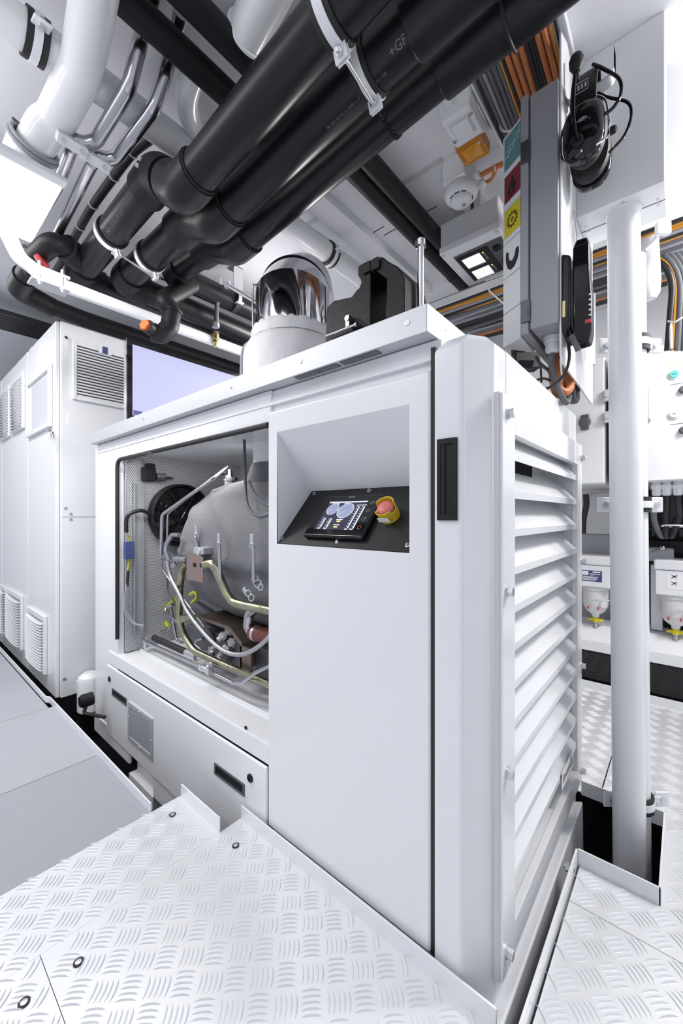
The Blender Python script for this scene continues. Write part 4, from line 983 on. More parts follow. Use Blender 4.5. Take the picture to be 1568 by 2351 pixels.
# pipe clamps with tie rods
def clamp(a, b, r, px, label, ear=None):
    p = along(a, b, px); ax = (Vector(b) - Vector(a)).normalized()
    T = thing('pipe_clamp', label, 'pipe clamp', p)
    MB().band(p, ax, r + .001, .046, .0045, 56).build('rubber_lining', 'rubber', T)
    MB().band(p, ax, r + .0055, .022, .003, 56).build('clamp_band', 'white', T, bevel=.0006)
    dn = V(0, .28, -.96); dn -= ax * dn.dot(ax); dn.normalize()
    s = dn.cross(ax).normalized(); s = s if s.y > 0 else -s
    e = p + dn * (r + .006) + s * .0
    m = MB().obox(e + dn * .012 - s * .005, ax, dn, s, .034, .030, .0035).obox(e + dn * .012 + s * .005, ax, dn, s, .034, .030, .0035)
    m.build('clamp_ear', 'white', T, bevel=.001)
    MB().hexnut(e + dn * .014 + s * .007, s, .0085, .008).hexnut(e + dn * .014 - s * .015, s, .0085, .008).cyl(e + dn * .014 - s * .022, e + dn * .014 + s * .012, .0045).build('clamp_bolt', 'zinc', T)
    return T, e + dn * .014, s
ca, ea, s1 = clamp(A0, A1, RA, 765, 'white clamp on the upper-left black pipe, near end')
cb, eb, s2 = clamp(B0, B1, RB, 845, 'white clamp on the middle black pipe, holding the perforated strap')
tag(MB().cyl(ea + s1 * .012, eb - s1 * .014, .0045, k=12).build('tie_rod', 'zinc'), 'zinc tie rod between the two clamps at the near end of the pipes', 'rod')
def strap(e, a, b, r, px, label):
    p = along(a, b, px); ax = (Vector(b) - Vector(a)).normalized(); m = MB()
    u, v = frame(ax); pts = [e + V(0, .012, .0)]
    d0 = V(0, -.6, -.8); d0 -= ax * d0.dot(ax); d0.normalize(); sd = ax.cross(d0)
    if sd.y < 0: sd = -sd
    q = p + d0 * (r + .002); seq = [e.lerp(q, i / 3) for i in range(1, 4)] + [p + (d0 * math.cos(t) + sd * math.sin(t)) * (r + .002) for t in [.35 * i for i in range(1, 9)]]
    prev = seq[0]
    for i, c in enumerate(seq):
        n = (d0 if i < 3 else (c - p).normalized())
        m.torus(c, n, .0062, .0026, 14, 6)
        if i: m.cyl(prev, c, .0024, k=6)
        prev = c
    return tag(m.build('perforated_strap', 'blackmat'), label, 'strap')
strap(eb, C0, C1, RC, 895, 'black perforated hanger strap carrying the lowest pipe, near end')
ca2, ea2, s1 = clamp(A2, A3, RA, 256, 'white clamp on the upper-left black pipe beyond its elbow')
cb2, eb2, s2 = clamp(B2, B3, RB, 345, 'white clamp on the middle black pipe beyond its elbow')
tag(MB().cyl(ea2 + s1 * .012, eb2 - s1 * .014, .004, k=12).build('tie_rod', 'zinc'), 'zinc tie rod between the two clamps beyond the elbows', 'rod')
strap(eb2, C2, C3, RC, 375, 'black perforated hanger strap on the lowest pipe beyond its elbow')
# tee branch with red cap and the black pipe over the cabinets
T = thing('branch_pipe', 'dull black pipe branching off behind the lamp and running over the white cabinets', 'pipe', (-2.3, .5, 2.2))
pts = [V(-2.16, .645, 2.188), V(-2.05, .500, 2.19), V(-2.25, .475, 2.19), V(-2.58, .475, 2.18), V(-2.66, .52, 2.165), V(-2.70, .80, 2.165), V(-2.70, 3.2, 2.165)]
MB().tube(pts, .044, 28, rad=.06).build('pipe_run', 'blackmat', T, ang=60)
MB().tube([V(-2.15, .632, 2.188), V(-2.08, .54, 2.19)], .056, 28).build('tee_fitting', 'blackmat', T, bevel=.003)
MB().tube(fillet([V(-2.47, .475, 2.185), V(-2.63, .475, 2.175), V(-2.69, .64, 2.165)], .06), .052, 28).build('elbow_fitting', 'blackmat', T, ang=60)
rcp = P(96, 600, Z=2.135)
T = thing('capped_valve', 'black valve stub with a red cap below the branch pipe', 'valve', rcp)
MB().lathe(V(-2.40, .475, 2.17), rcp - V(-2.40, .475, 2.17), [(0, .028), (.035, .03), (.05, .032)], 20).build('stub', 'blackmat', T)
MB().obox(rcp, V(.5, .5, .4).normalized(), V(-.5, .6, 0).normalized(), V(.5, .5, .4).cross(V(-.5, .6, 0)).normalized(), .028, .05, .046).build('red_cap', 'red', T, bevel=.008, seg=3)
# elbow hanging from the lowest pipe, orange cap
T = thing('drain_elbow', 'black elbow hanging below the pipes with a bright orange cap', 'pipe', P(390, 740, Y=.98))
MB().tube([V(-2.0, 1.10, 2.24), P(372, 690, X=-1.93), P(396, 712, X=-1.93), P(389, 752, X=-1.93), P(370, 770, X=-1.94), P(350, 762, X=-1.95)], .043, 26, rad=.05).build('elbow', 'blackmat', T, ang=60)
MB().torus(P(394, 716, X=-1.93), V(0, .05, 1), .045, .007, 30, 8).build('collar', 'blackmat', T)
c = P(336, 749, X=-1.93)
MB().lathe(c + V(.006, 0, 0), c - P(352, 764, X=-1.95), [(-.045, .028), (-.02, .032), (0, .032)], 24).build('cap_socket', 'blackmat', T)
MB().lathe(c, c - P(352, 764, X=-1.95), [(0, .028), (.014, .028), (.018, .024)], 6).build('orange_cap', 'orangecap', T, bevel=.004)
# hanger on the lowest pipe, cross-ways
T = thing('pipe_hanger', 'white pipe hanger on a folded ceiling bracket around the far black pipes', 'pipe clamp', P(455, 660, Y=1.45))
hp = V(-2.0, 1.36, 2.255)
MB().band(hp, (0, 1, 0), RC + .001, .03, .004, 48).build('rubber_lining', 'rubber', T)
MB().band(hp, (0, 1, 0), RC + .005, .022, .003, 48, a0=-1.9, a1=1.9, up=(1, 0, 0)).build('clamp_band', 'white', T)
hb_ = MB().box((-1.962, 1.33, 2.31), (-1.956, 1.39, CEIL)).box((-2.02, 1.33, CEIL - .004), (-1.956, 1.39, CEIL)).cyl((-1.975, 1.36, 2.30), (-1.975, 1.36, 2.345), .009)
hb_.build('bracket', 'zinc', T)
MB().obox((-1.945, 1.36, 2.225), (1, 0, 0), (0, 1, 0), (0, 0, 1), .035, .04, .008).build('clamp_ear', 'white', T, bevel=.002)
T = thing('pipe_clamp', 'white twin clamp on the far black pipes beside the exhaust duct', 'pipe clamp', (-2.2, 2.1, 2.12))
for X_, Z_, r_ in ((-2.275, 2.137, RA), (-2.13, 2.152, RB)):
    MB().band((X_, 2.05, Z_), (0, 1, 0), r_ + .001, .03, .005, 44).build('clamp_band', 'white', T)
MB().obox((-2.2, 2.05, 2.10), (1, 0, 0), (0, 0, 1), (0, 1, 0), .05, .05, .03).build('clamp_ear', 'white', T, bevel=.003)
# slim black pipes close under the ceiling
GD = 'slim black pipes across the ceiling'
for X_, r_, Z_, y0, y1, lab in ((-1.107, .038, 2.345, -.6, 1.02, 'slim black pipe across the ceiling, leftmost, with faint grey print'), (-.980, .036, 2.345, -.6, 3.2, 'slim black pipe across the ceiling, passing above the thick pipes to the gas monitor'), (-.907, .036, 2.345, .9, 2.3, 'slim black pipe beside the longer one, ending behind the gas monitor')):
    T = thing('ceiling_pipe', lab, 'pipe', (X_, y0, Z_), GD)
    MB().cyl((X_, y0, Z_), (X_, y1, Z_), r_, k=32).build('pipe_run', 'blackmat', T)
    ys = (.02, .30) if X_ < -1 else (2.1,)
    for y in ys: MB().band((X_, y, Z_), (0, 1, 0), r_, .03, .0018, 40).build('sleeve', 'black' if X_ < -1 else 'rubber', T)
    if X_ == -1.107:
        def fwr(x, y):
            t = 4.1 + y / r_
            return V(X_ + math.cos(t) * (r_ + .0005), .06 + x, Z_ + math.sin(t) * (r_ + .0005))
        MB().text('RoHS RV PE 11', (0, 0, 0), (1, 0, 0), (0, 1, 0), .013, wrap=fwr).build('lettering', 'ink', T, smooth=False)
# white pipes
WX = -1.372
T = thing('white_ceiling_pipe', 'long white pipe along the ceiling carrying a rubber-lined clamp', 'pipe', (WX, .5, 2.33))
MB().cyl((WX, -.6, 2.33), (WX, 3.2, 2.33), .049, k=36).build('pipe_run', 'white', T)
def wclamp(y, label, X=WX, Z=2.33, r=.049, w=.055, ax=(0, 1, 0), a=(.95, 0, .3)):
    T = thing('pipe_clamp', label, 'pipe clamp', (X, y, Z)); ax = Vector(ax); c = V(X, y, Z)
    for s in (-1, 1): MB().band(c + ax * s * (w * .34), ax, r + .0005, w * .26, .007, 44).build('rubber_lining', 'rubber', T)
    MB().band(c, ax, r + .001, w * .36, .009, 44).build('clamp_band', 'white', T, bevel=.001)
    d = Vector(a).normalized(); s = d.cross(ax).normalized()
    e = c + d * (r + .026)
    MB().obox(e, ax, d, s, .042, .042, .007).build('clamp_ear', 'white', T, bevel=.004)
    MB().hexnut(e + s * .004, s, .010, .008).hexnut(e - s * .012, s, .010, .008).build('clamp_bolt', 'zinc', T)
    return T
wclamp(.285, 'white clamp with black rubber edges on the white ceiling pipe, top left corner', a=(.95, 0, -.25))
wclamp(1.50, 'white clamp with black rubber edges on the white ceiling pipe behind the exhaust duct', a=(.95, 0, -.1))
pts = [P(250, -420, Z=2.30), P(222, -60, Z=2.30), P(212, 20, Z=2.30), P(187, 160, Z=2.29), P(125, 280, Z=2.25), P(105, 290, Z=2.24), P(82, 330, Z=2.20), P(70, 370, Z=2.18)]
T = thing('white_bent_pipe', 'fat glossy white pipe bending down into a grey rubber collar behind the lamp', 'pipe', pts[4])
MB().tube(pts, .052, 32, rad=.10).build('pipe_run', 'white', T, ang=60)
cpt = P(80, 328, Z=2.20); cd_ = pts[-1] - pts[-3]
MB().torus(cpt, cd_, .062, .006, 40, 8).torus(cpt + cd_.normalized() * .012, cd_, .066, .007, 40, 8).build('collar', 'greybox', T)
MB().lathe(cpt + cd_.normalized() * .018, cd_, [(0, .066), (.10, .066)], 32, cap=False).build('pipe_socket', 'white', T)
for i, (ax_, ay_, bx_, by_) in enumerate(((52, 290, 28, 270), (42, 306, 22, 294))):
    tag(MB().cyl(P(ax_, ay_, Z=2.22), P(bx_, by_, Z=2.22), .004, k=8).build('bolt_stud', 'dgrey'), ('upper' if i == 0 else 'lower') + ' of two dark studs left of the rubber collar', 'stud')
tag(MB().tube([P(478, 330, Z=2.36), P(452, 296, Z=2.36), P(434, 262, Z=2.36), P(430, 215, Z=2.36), P(445, 160, Z=2.37)], .036, 24, sp=6).build('white_bend', 'white', ang=60), 'white pipe bend showing between the black pipes near the ceiling', 'pipe')
T = thing('white_flanged_pipe', 'large white pipe end with a rolled rim between black pipes at the top edge', 'pipe', P(580, 60, Z=2.35))
a, b = P(568, 78, Z=2.37), P(860, -500, Z=2.38); MB().cyl(a, b, .055, k=32).build('pipe_run', 'white', T)
MB().torus(a, b - a, .055, .006, 40, 8).build('rolled_rim', 'white', T)
# stainless pipes with clamp blocks
for i, (lab, pts) in enumerate((('left of the two bare steel pipes bending under the ceiling', [(352, -20), (328, 70), (318, 110), (296, 200), (222, 322), (200, 330), (172, 322), (165, 338)]),
                                ('right of the two bare steel pipes bending under the ceiling', [(415, 30), (392, 120), (378, 175), (352, 250), (268, 360), (250, 366), (222, 358), (212, 374)]))):
    T = thing('steel_pipe', lab, 'pipe', P(*pts[3], Z=2.28), 'bare steel pipes under the ceiling')
    MB().tube([P(px, py, Z=(2.413, 2.40, 2.33, 2.255, 2.235, 2.228, 2.222, 2.218)[k_]) for k_, (px, py) in enumerate(pts)], .0205, 24, rad=.045).build('pipe_bend', 'steel', T, ang=60)
    q0 = P(pts[-1][0], pts[-1][1], Z=2.225); q1 = P(*((130, 430) if i == 0 else (160, 480)), Z=2.25); q2 = P(*((90, 500) if i == 0 else (120, 560)), Z=2.25)
    MB().tube([q0 + V(-.0, 0, 0), q1, q2], .019, 20).build('straight_pipe', 'steel', T)
    bl = [(146, 318, 188, 352), (199, 355, 241, 389)][i]
    a, b = P(bl[0], bl[1], Z=2.18), P(bl[2], bl[3], Z=2.18); mid = (a + b) / 2; u = V(0, 1, 0); n = V(.62, 0, -.78).normalized(); vn = n.cross(u)
    B_ = thing('clamp_block', 'white two-bolt clamp block on the %s steel pipe' % ('left' if i == 0 else 'right'), 'pipe clamp', mid)
    MB().obox(mid - n * .022, u, vn, n, (b - a).length + .030, .030, .044).build('block', 'white', B_, bevel=.005, seg=3)
    for s_ in (-1, 1): MB().hexnut(mid + u * s_ * .026, n, .0075, .006).build('bolt', 'zinc', B_)
# black cable loom clipped to the ceiling
loom = [P(345, 318, Z=2.38), P(305, 350, Z=2.37), P(262, 405, Z=2.37), P(215, 470, Z=2.37), P(185, 520, Z=2.37), P(130, 620, Z=2.36), P(100, 650, Z=2.36)]
T = thing('cable_loom', 'black cable bundle clipped along a rail beside the steel pipes', 'cable', loom[2])
MB().tube(loom, .017, 12, sp=5).build('cables', 'blackcab', T)
for i in (1, 2, 3, 4): MB().torus(loom[i], loom[i + 1] - loom[i], .0185, .003, 20, 6).build('cable_tie', 'tie', T)
# thin white service pipe over the cabinets, with flange clamp
T = thing('white_service_pipe', 'slender white pipe crossing in front of the black pipes above the cabinets', 'pipe', (-2.05, .5, 2.0))
MB().tube([V(-2.05, 3.2, 2.0), V(-2.05, .47, 2.0), V(-2.02, .37, 2.03), V(-1.98, .31, 2.12), V(-1.97, .29, 2.4)], .0275, 24, rad=.06).build('pipe_run', 'white', T, ang=60)
FC = thing('flange_clamp', 'steel-bolted white coupling on the slender white pipe, under the lamp', 'pipe clamp', V(-2.05, .47, 2.0))
fm = MB()
for s in (-1, 1): fm.obox(V(-2.05, .475, 2.0) + V(-.0, 0, s * .026), (1, 0, 0), (0, 1, 0), (0, 0, 1), .075, .135, .010)
fm.build('clamp_plate', 'alu', FC, bevel=.002)
MB().box((-2.082, .42, 1.978), (-2.018, .53, 2.022)).build('clamp_body', 'white', FC, bevel=.006)
bm_ = MB()
for y in (.435, .515): bm_.cyl((-2.02, y, 1.955), (-2.02, y, 2.05), .006).hexnut((-2.02, y, 1.962), (0, 0, 1), .011, .008)
bm_.build('clamp_bolts', 'zinc', FC)
# ceiling lamp, left
lq = [P(-40, 322, Z=2.10), P(155, 412, Z=2.10), P(92, 552, Z=2.10), P(-110, 480, Z=2.10)]
lx0, lx1, ly0, ly1 = -1.99, -1.532, .180, .412
T = thing('ceiling_lamp', 'glowing white ceiling lamp at the left edge, under the pipes', 'lamp', (-1.75, .3, 2.1))
MB().hexa([V(lx0, ly0, 2.105), V(lx1, ly0, 2.105), V(lx1, ly1, 2.105), V(lx0, ly1, 2.105)],
          [V(lx0 + .03, ly0 + .02, 2.125), V(lx1 - .05, ly0 + .02, 2.125), V(lx1 - .05, ly1 - .03, 2.125), V(lx0 + .03, ly1 - .03, 2.125)]).build('lamp_housing', 'white', T, bevel=.008, seg=3)
MB().box((lx0 + .012, ly0 + .012, 2.085), (lx1 - .045, ly1 - .012, 2.106)).build('diffuser', 'lamp', T, bevel=.008, seg=3)
MB().box((lx1 - .044, ly0 + .004, 2.092), (lx1 - .004, ly1 - .004, 2.106)).build('end_cap', 'white', T, bevel=.004)
MB().lathe(P(76, 405, Z=2.091), (0, 0, -1), [(0, .007), (.002, .006)], 16).build('indicator', 'red', T)
MB().cyl((-1.95, .22, 2.12), (-1.95, .22, CEIL), .014).build('hanger', 'white', T)
tag(MB().tube([P(0, 538, Z=2.1), P(25, 560, Z=2.1), P(60, 566, Z=2.1)], .008, 10, sp=4).build('lamp_cable', 'dgrey'), 'dark cable behind the lower edge of the left lamp', 'cable')
# black cable tray far left over the cabinets
T = thing('cable_tray', 'row of black cables tied flat along the wall above the cabinets, far left', 'cables', (-3.6, 1.6, 2.2))
for i in range(7): MB().cyl((-3.33 - .045 * i, .1, 2.31), (-3.33 - .045 * i, 2.6, 2.31), .018, k=10).build('cable', 'blackcab', T)
MB().tube([P(15, 620, Y=.62), P(12, 660, Y=.62), P(2, 715, Y=.62), P(-20, 740, Y=.62)], .02, 16, rad=.05).build('steel_conduit', 'steel', T)

# ================================================================== CEILING DEVICES
AZ = 2.345
bx0, bx1, by0, by1 = -.634, -.535, 1.264, 1.385
SB = thing('alarm_box', 'white alarm sounder box with a square blank cover on the ceiling', 'alarm box', (-.585, 1.32, AZ))
m = MB().hexa([V(bx0, by0, AZ), V(bx1, by0, AZ), V(bx1, by1, AZ), V(bx0, by1, AZ)], [V(bx0 - .014, by0 - .012, CEIL), V(bx1 + .014, by0 - .012, CEIL), V(bx1 + .014, by1 + .11, CEIL), V(bx0 - .014, by1 + .11, CEIL)])
m.build('base', 'white', SB, bevel=.008, seg=3)
MB().box((bx0 + .018, by0 + .022, AZ - .004), (bx1 - .014, by1 - .026, AZ + .002)).build('cover_recess', 'greyplast', SB, bevel=.002)
MB().box((bx0 + .022, by0 + .030, AZ - .008), (bx1 - .020, by1 - .030, AZ - .002)).build('cover', 'white', SB, bevel=.002)
for x, y in ((bx0 + .008, by1 - .03), (bx1 - .008, by0 + .03)): MB().lathe((x, y, AZ), (0, 0, -1), [(0, .007), (.003, .006), (.003, .003), (.001, .002)], 16).build('screw', 'steel', SB)
MB().cyl((-.60, by0 - .035, AZ + .05), (-.60, by0 + .01, AZ + .05), .017).hexnut((-.60, by0 - .02, AZ + .05), (0, 1, 0), .02, .014).build('cable_gland', 'white', SB)
MB().box((bx1 + .007, by0 + .05, AZ + .03), (bx1 + .010, by1, AZ + .07)).build('rating_label', 'label', SB)
AB = thing('amber_beacon', 'amber square beacon lens with a pyramid centre, next to the white alarm box', 'beacon', (-.593, 1.445, AZ))
ax0, ax1, ay0, ay1 = -.643, -.546, 1.390, 1.484
MB().hexa([V(ax0, ay0, AZ), V(ax1, ay0, AZ), V(ax1, ay1, AZ), V(ax0, ay1, AZ)], [V(ax0, ay0, AZ + .045), V(ax1, ay0, AZ + .045), V(ax1, ay1, AZ + .045), V(ax0, ay1, AZ + .045)]).build('lens', 'amber', AB, bevel=.006, seg=3)
c = V((ax0 + ax1) / 2, (ay0 + ay1) / 2, AZ - .001); s = .032
p4 = [c + V(-s, -s, 0), c + V(s, -s, 0), c + V(s, s, 0), c + V(-s, s, 0)]; ap = c + V(0, 0, -.016)
MB().add(p4 + [ap], [(0, 1, 4), (1, 2, 4), (2, 3, 4), (3, 0, 4), (3, 2, 1, 0)]).build('prism', 'amber2', AB, smooth=False)
rb = MB()
for i in range(9):
    x = ax0 + .012 + i * .009; rb.box((x, ay0 - .001, AZ + .006), (x + .004, ay0 + .002, AZ + .04))
for i in range(3): rb.box((ax0 + .008, ay1 - .010 - i * .006, AZ - .0012), (ax1 - .008, ay1 - .007 - i * .006, AZ + .001))
rb.build('lens_ribs', 'amber2', AB)
for x, y in ((ax0 + .014, ay1 - .02), (ax1 - .014, ay0 + .022)): MB().lathe((x, y, AZ), (0, 0, -1), [(0, .006), (.002, .005), (.001, .002)], 14).build('screw', 'steel', AB)
tag(MB().lathe(P(1040, 371, Z=CEIL), (0, 0, -1), [(0, .014), (.004, .014), (.004, .009), (-.004, .008)], 24).lathe(P(1041, 380, Z=2.43), (0, 0, -1), [(0, .006), (.012, .006), (.014, .004)], 14).build('ceiling_fixing', 'steel'), 'round steel bolt fixing in the ceiling beside the amber beacon', 'fixing')
# smoke detector
sx_, sy_ = -.700, 1.572
SD = thing('smoke_detector', 'round white smoke detector on a deep base with two cable glands', 'smoke detector', (sx_, sy_, 2.29))
MB().lathe((sx_, sy_, CEIL), (0, 0, -1), [(0, .062), (.095, .062), (.098, .058)], 44).box((sx_ - .045, sy_ - .075, CEIL - .095), (sx_ + .045, sy_ - .02, CEIL)).build('base', 'white', SD, bevel=.006, seg=3)
MB().lathe((sx_, sy_, CEIL - .098), (0, 0, -1), [(0, .064), (.012, .068), (.026, .064), (.034, .052), (.036, .046)], 44).build('detector_ring', 'white', SD, ang=50)
MB().lathe((sx_, sy_, CEIL - .134), (0, 0, -1), [(0, .044), (.010, .042), (.018, .036), (.021, .02), (.022, .001)], 44).build('sensor_head', 'white', SD, ang=50)
sl = MB()
for t0 in (-2.35, -1.75, -1.15, .2, 1.2, 2.2):
    sl.band((sx_, sy_, CEIL - .133), (0, 0, 1), .0445, .006, .0025, 8, a0=t0, a1=t0 + .45, up=(0, 1, 0))
sl.build('smoke_slots', 'blackmat', SD)
MB().torus((sx_ + .008, sy_ + .008, CEIL - .156), (0, 0, 1), .006, .002, 18, 6).build('test_mark', 'ink', SD)
for (px, py), (qx, qy) in (((1082, 412), (1100, 398)), ((1098, 428), (1114, 415))):
    a, b = P(px, py, Z=2.36), P(qx, qy, Z=2.36); n = b - a
    MB().cyl(a, b, .014).hexnut(a + n * .25, n, .018, n.length * .4).build('cable_gland', 'white', SD)
T = thing('detector_cable', 'orange cables joining the smoke detector glands with a white tie', 'cable', P(1130, 395, Z=2.36))
MB().tube([P(1103, 403, Z=2.36), P(1135, 385, Z=2.37), P(1165, 372, Z=2.38)], .0095, 12, sp=4).build('cable', 'orange', T)
MB().tube([P(1114, 420, Z=2.36), P(1128, 412, Z=2.36), P(1134, 400, Z=2.36), P(1138, 388, Z=2.37)], .0075, 12, sp=4).build('cable', 'orange', T)
MB().torus(P(1135, 385, Z=2.37), P(1165, 372, Z=2.38) - P(1135, 385, Z=2.37), .011, .003, 18, 6).build('cable_tie', 'tie', T)
# gas monitor box
gx0, gx1, gy0, gy1, gz = -.860, -.585, 1.690, 2.028, 2.20
GM = thing('gas_monitor', 'light grey wall box with two lit white displays tilted under the ceiling', 'monitor box', (-.72, 1.85, gz))
MB().box((gx0 + .004, gy0 + .004, gz + .03), (gx1 - .004, gy1 - .004, 2.345)).build('box_body', 'greyplast', GM, bevel=.010, seg=3)
MB().box((gx0, gy0, gz), (gx1, gy1, gz + .035)).build('lid', 'white', GM, bevel=.008, seg=3)
MB().box((gx0 + .10, gy0 + .05, 2.345), (gx0 + .13, gy1 - .05, CEIL)).box((gx1 - .13, gy0 + .05, 2.345), (gx1 - .10, gy1 - .05, CEIL)).build('mounting_rail', 'zinc', GM)
px0, px1, py0, py1 = gx0 + .045, gx1 - .012, gy0 + .055, gy1 - .035
MB().box((px0, py0, gz - .003), (px1, py1, gz)).build('panel', 'dgrey', GM, bevel=.002)
MB().box((px0 + .006, py0 + .015, gz - .006), (px0 + .150, py1 - .015, gz - .003)).build('display_frame', 'blackmat', GM, bevel=.002)
for i in range(2):
    y0_ = py0 + .038 + i * .115
    MB().box((px0 + .024, y0_, gz - .0072), (px0 + .108, y0_ + .080, gz - .006)).build('display', 'lcdg', GM)
    ky = MB()
    for j in range(7): ky.box((px0 + .026 + j * .012, y0_ + .086, gz - .0068), (px0 + .033 + j * .012, y0_ + .090, gz - .006))
    ky.build('key_row', 'greyplast', GM); ky = MB()
    for j in range(4): ky.box((px0 + .118, y0_ + .02 + j * .014, gz - .0068), (px0 + .128, y0_ + .024 + j * .014, gz - .006))
    ky.build('key_marks', 'greyplast', GM)
    MB().lathe((px0 + .121, y0_ + .008, gz - .006), (0, 0, -1), [(0, .0035), (.002, .003)], 12).build('status_led', 'led', GM)
    MB().lathe((px0 + .182, py0 + .055 + i * .12, gz - .003), (0, 0, -1), [(0, .018), (.010, .018), (.012, .012), (.012, .007), (.016, .006), (.016, .003), (.010, .002)], 24).build('key_switch', 'blackmat', GM)
for x, y in ((gx0 + .016, gy0 + .016), (gx0 + .016, gy1 - .016), (gx1 - .016, gy0 + .016)): MB().lathe((x, y, gz), (0, 0, -1), [(0, .010), (.003, .009), (.003, .004)], 18).build('screw', 'greyplast', GM)
MB().box((gx0 + .012, gy0 + .15, gz - .001), (gx0 + .036, gy0 + .21, gz)).build('rating_label', 'label', GM)
# cables along the ceiling beside the rail
cols = ['blackcab', 'greycab', 'lgreycab', 'greycab', 'greycab', 'greycab', 'orange2', 'blackcab', 'orange', 'orange', 'orange', 'blackcab', 'blackcab', 'blackcab', 'orange', 'orange', 'orange2', 'blackcab']
words = dict(blackcab='black', greycab='grey', lgreycab='light grey', orange='thick orange', orange2='thin amber', browncab='brown')
rad_ = dict(blackcab=.0056, greycab=.0060, lgreycab=.0056, orange=.0080, orange2=.0042, browncab=.006)
x = -.508
for i, c in enumerate(cols):
    r = rad_[c]; x += r
    pts = [V(x, .3, 2.405), V(x + .002, .9, 2.400), V(x - .004 * math.sin(i), 1.25, 2.398), V(x - .012, 1.6, 2.40), V(x - .02, 2.05, 2.402)]
    tag(MB().tube(pts, r, 10, sp=5).build('ceiling_cable', c), '%s cable, number %d from the left in the bundle above the grey box' % (words[c], i + 1) , 'cable', 'cables fanned along the ceiling')
    x += r + .0006
tag(MB().torus((-.455, 1.45, 2.398), (0, 1, 0), .045, .0035, 30, 6).cyl((-.448, 1.45, 2.352), (-.44, 1.45, 2.338), .006).build('cable_tie', 'tie'), 'white cable tie round the grey cables beside the alarm box', 'cable tie')
struct(MB().box((-.522, .3, CEIL - .055), (-.516, 1.62, CEIL)).build('trim_11', 'white'), 'white side strip of the ceiling cable run', 'cable strip')
# cable tray along the back
tr = MB().box((-1.05, 1.905, 2.085), (-.20, 1.912, 2.125)).box((-.20, 1.89, 2.08), (.6, 1.897, 2.30)).box((-1.05, 1.905, 2.120), (.6, 2.5, 2.126))
tag(tr.build('cable_ladder', 'white', bevel=.001), 'white cable tray with a low lip running along the back of the room', 'cable tray')
cc = ['blackcab', 'orange2', 'orange2', 'lgreycab', 'blackcab', 'orange2', 'greycab', 'lgreycab', 'greycab', 'lgreycab', 'blackcab', 'blackcab', 'blackcab', 'greycab', 'blackcab', 'lgreycab', 'greycab', 'greycab', 'orange', 'blackcab', 'blackcab']
y = 1.925
nm = {}
for i, c in enumerate(cc):
    r = .0125 if c not in ('orange2',) else .009
    pts = [V(-1.05, y + r, 2.10 - .01 * math.sin(i * 2.1)), V(-.8, y + r + .004 * math.sin(i), 2.098), V(-.55, y + r, 2.10), V(-.2, y + r - .004 * math.cos(i), 2.098), V(.55, y + r, 2.10)]
    tag(MB().tube(pts, r * .95, 10, sp=4).build('tray_cable', c), '%s cable, number %d from the front lip of the white tray' % (words[c].replace('thick ', '').replace('thin ', ''), i + 1), 'cable', 'cables lying in the white tray')
    y += 2 * r + .001
for k_, (x, lab) in enumerate(((-.715, 'white cable tie across the front tray cables'), (-.66, 'white cable tie across the rear tray cables'))):
    a = 1.92 + k_ * .24
    tag(MB().tube([V(x, a, 2.115), V(x, a + .004, 2.084), V(x + .01, a + .12, 2.083), V(x + .02, a + .235, 2.084), V(x + .02, a + .238, 2.11)], .0045, 8, rad=.01).build('cable_tie', 'tie'), lab, 'cable tie')

# ================================================================== GREY BOX WITH SIGNS, HEADSET, HANDSET
PX = -.268
MPm = MB().poly([V(PX, 1.257, 1.455), V(PX, 1.275, 1.436), V(PX, 1.76, 1.418), V(PX, 1.76, 2.30), V(PX, 1.33, 2.40), V(PX, 1.257, 2.365)], (.0055, 0, 0))
tag(MPm.build('mounting_plate', 'white', bevel=.0015), 'tall white mounting plate hanging from the ceiling, carrying grey box, headset hook and handset', 'panel')
GB = thing('junction_box', 'tall light grey steel box with lid and clips on the white mounting plate', 'electrical box', (-.32, 1.4, 1.545))
MB().box((-.343, 1.246, 1.545), (PX - .0005, 1.555, 2.232)).build('box_body', 'greybox', GB, bevel=.004)
MB().box((-.3695, 1.2455, 1.535), (-.3475, 1.565, 2.242)).build('lid', 'greybox', GB, bevel=.004)
MB().box((-.3476, 1.252, 1.542), (-.3428, 1.555, 2.232)).build('lid_seal', 'dgrey', GB)
for zc in (2.07, 1.60):
    MB().box((-.367, 1.240, zc - .032), (-.342, 1.247, zc + .032)).box((-.350, 1.238, zc - .02), (-.346, 1.241, zc + .012)).build('clip', 'alu2', GB, bevel=.001)
for x, y in ((-.33, 1.30), (-.29, 1.33)): MB().lathe((x, y, 1.545), (0, 0, -1), [(0, .006), (.002, .005)], 12).build('screw', 'zinc', GB)
gx_, gy_2 = -.305, 1.345
CG = thing('cable_gland', 'white cable gland under the grey box with a thick black cable', 'cable gland', (gx_, gy_2, 1.53))
MB().lathe((gx_, gy_2, 1.545), (0, 0, -1), [(0, .028), (.006, .028), (.008, .025), (.016, .025), (.018, .021), (.042, .021), (.050, .013)], 12).build('gland', 'white', CG, bevel=.002)
MB().tube([(gx_, gy_2, 1.50), P(1266, 835, Y=1.36), P(1274, 872, Y=1.37), P(1287, 905, Y=1.39), P(1300, 924, Y=1.42), P(1306, 910, Y=1.48)], .0095, 14, sp=5).build('cable', 'greycab', CG)
def loop(name, lab, pts, r, m, group=None): return tag(MB().tube(pts, r, 12, sp=6).build(name, m, ang=70), lab, 'cable', group)
loop('loop_cable', 'thick orange cable looping below the grey box, nearer loop', [P(1274, 815, Y=1.42), P(1276, 850, Y=1.40), P(1283, 890, Y=1.40), P(1298, 901, Y=1.41), P(1310, 885, Y=1.45), P(1306, 850, Y=1.50), P(1298, 820, Y=1.52)], .0125, 'orange')
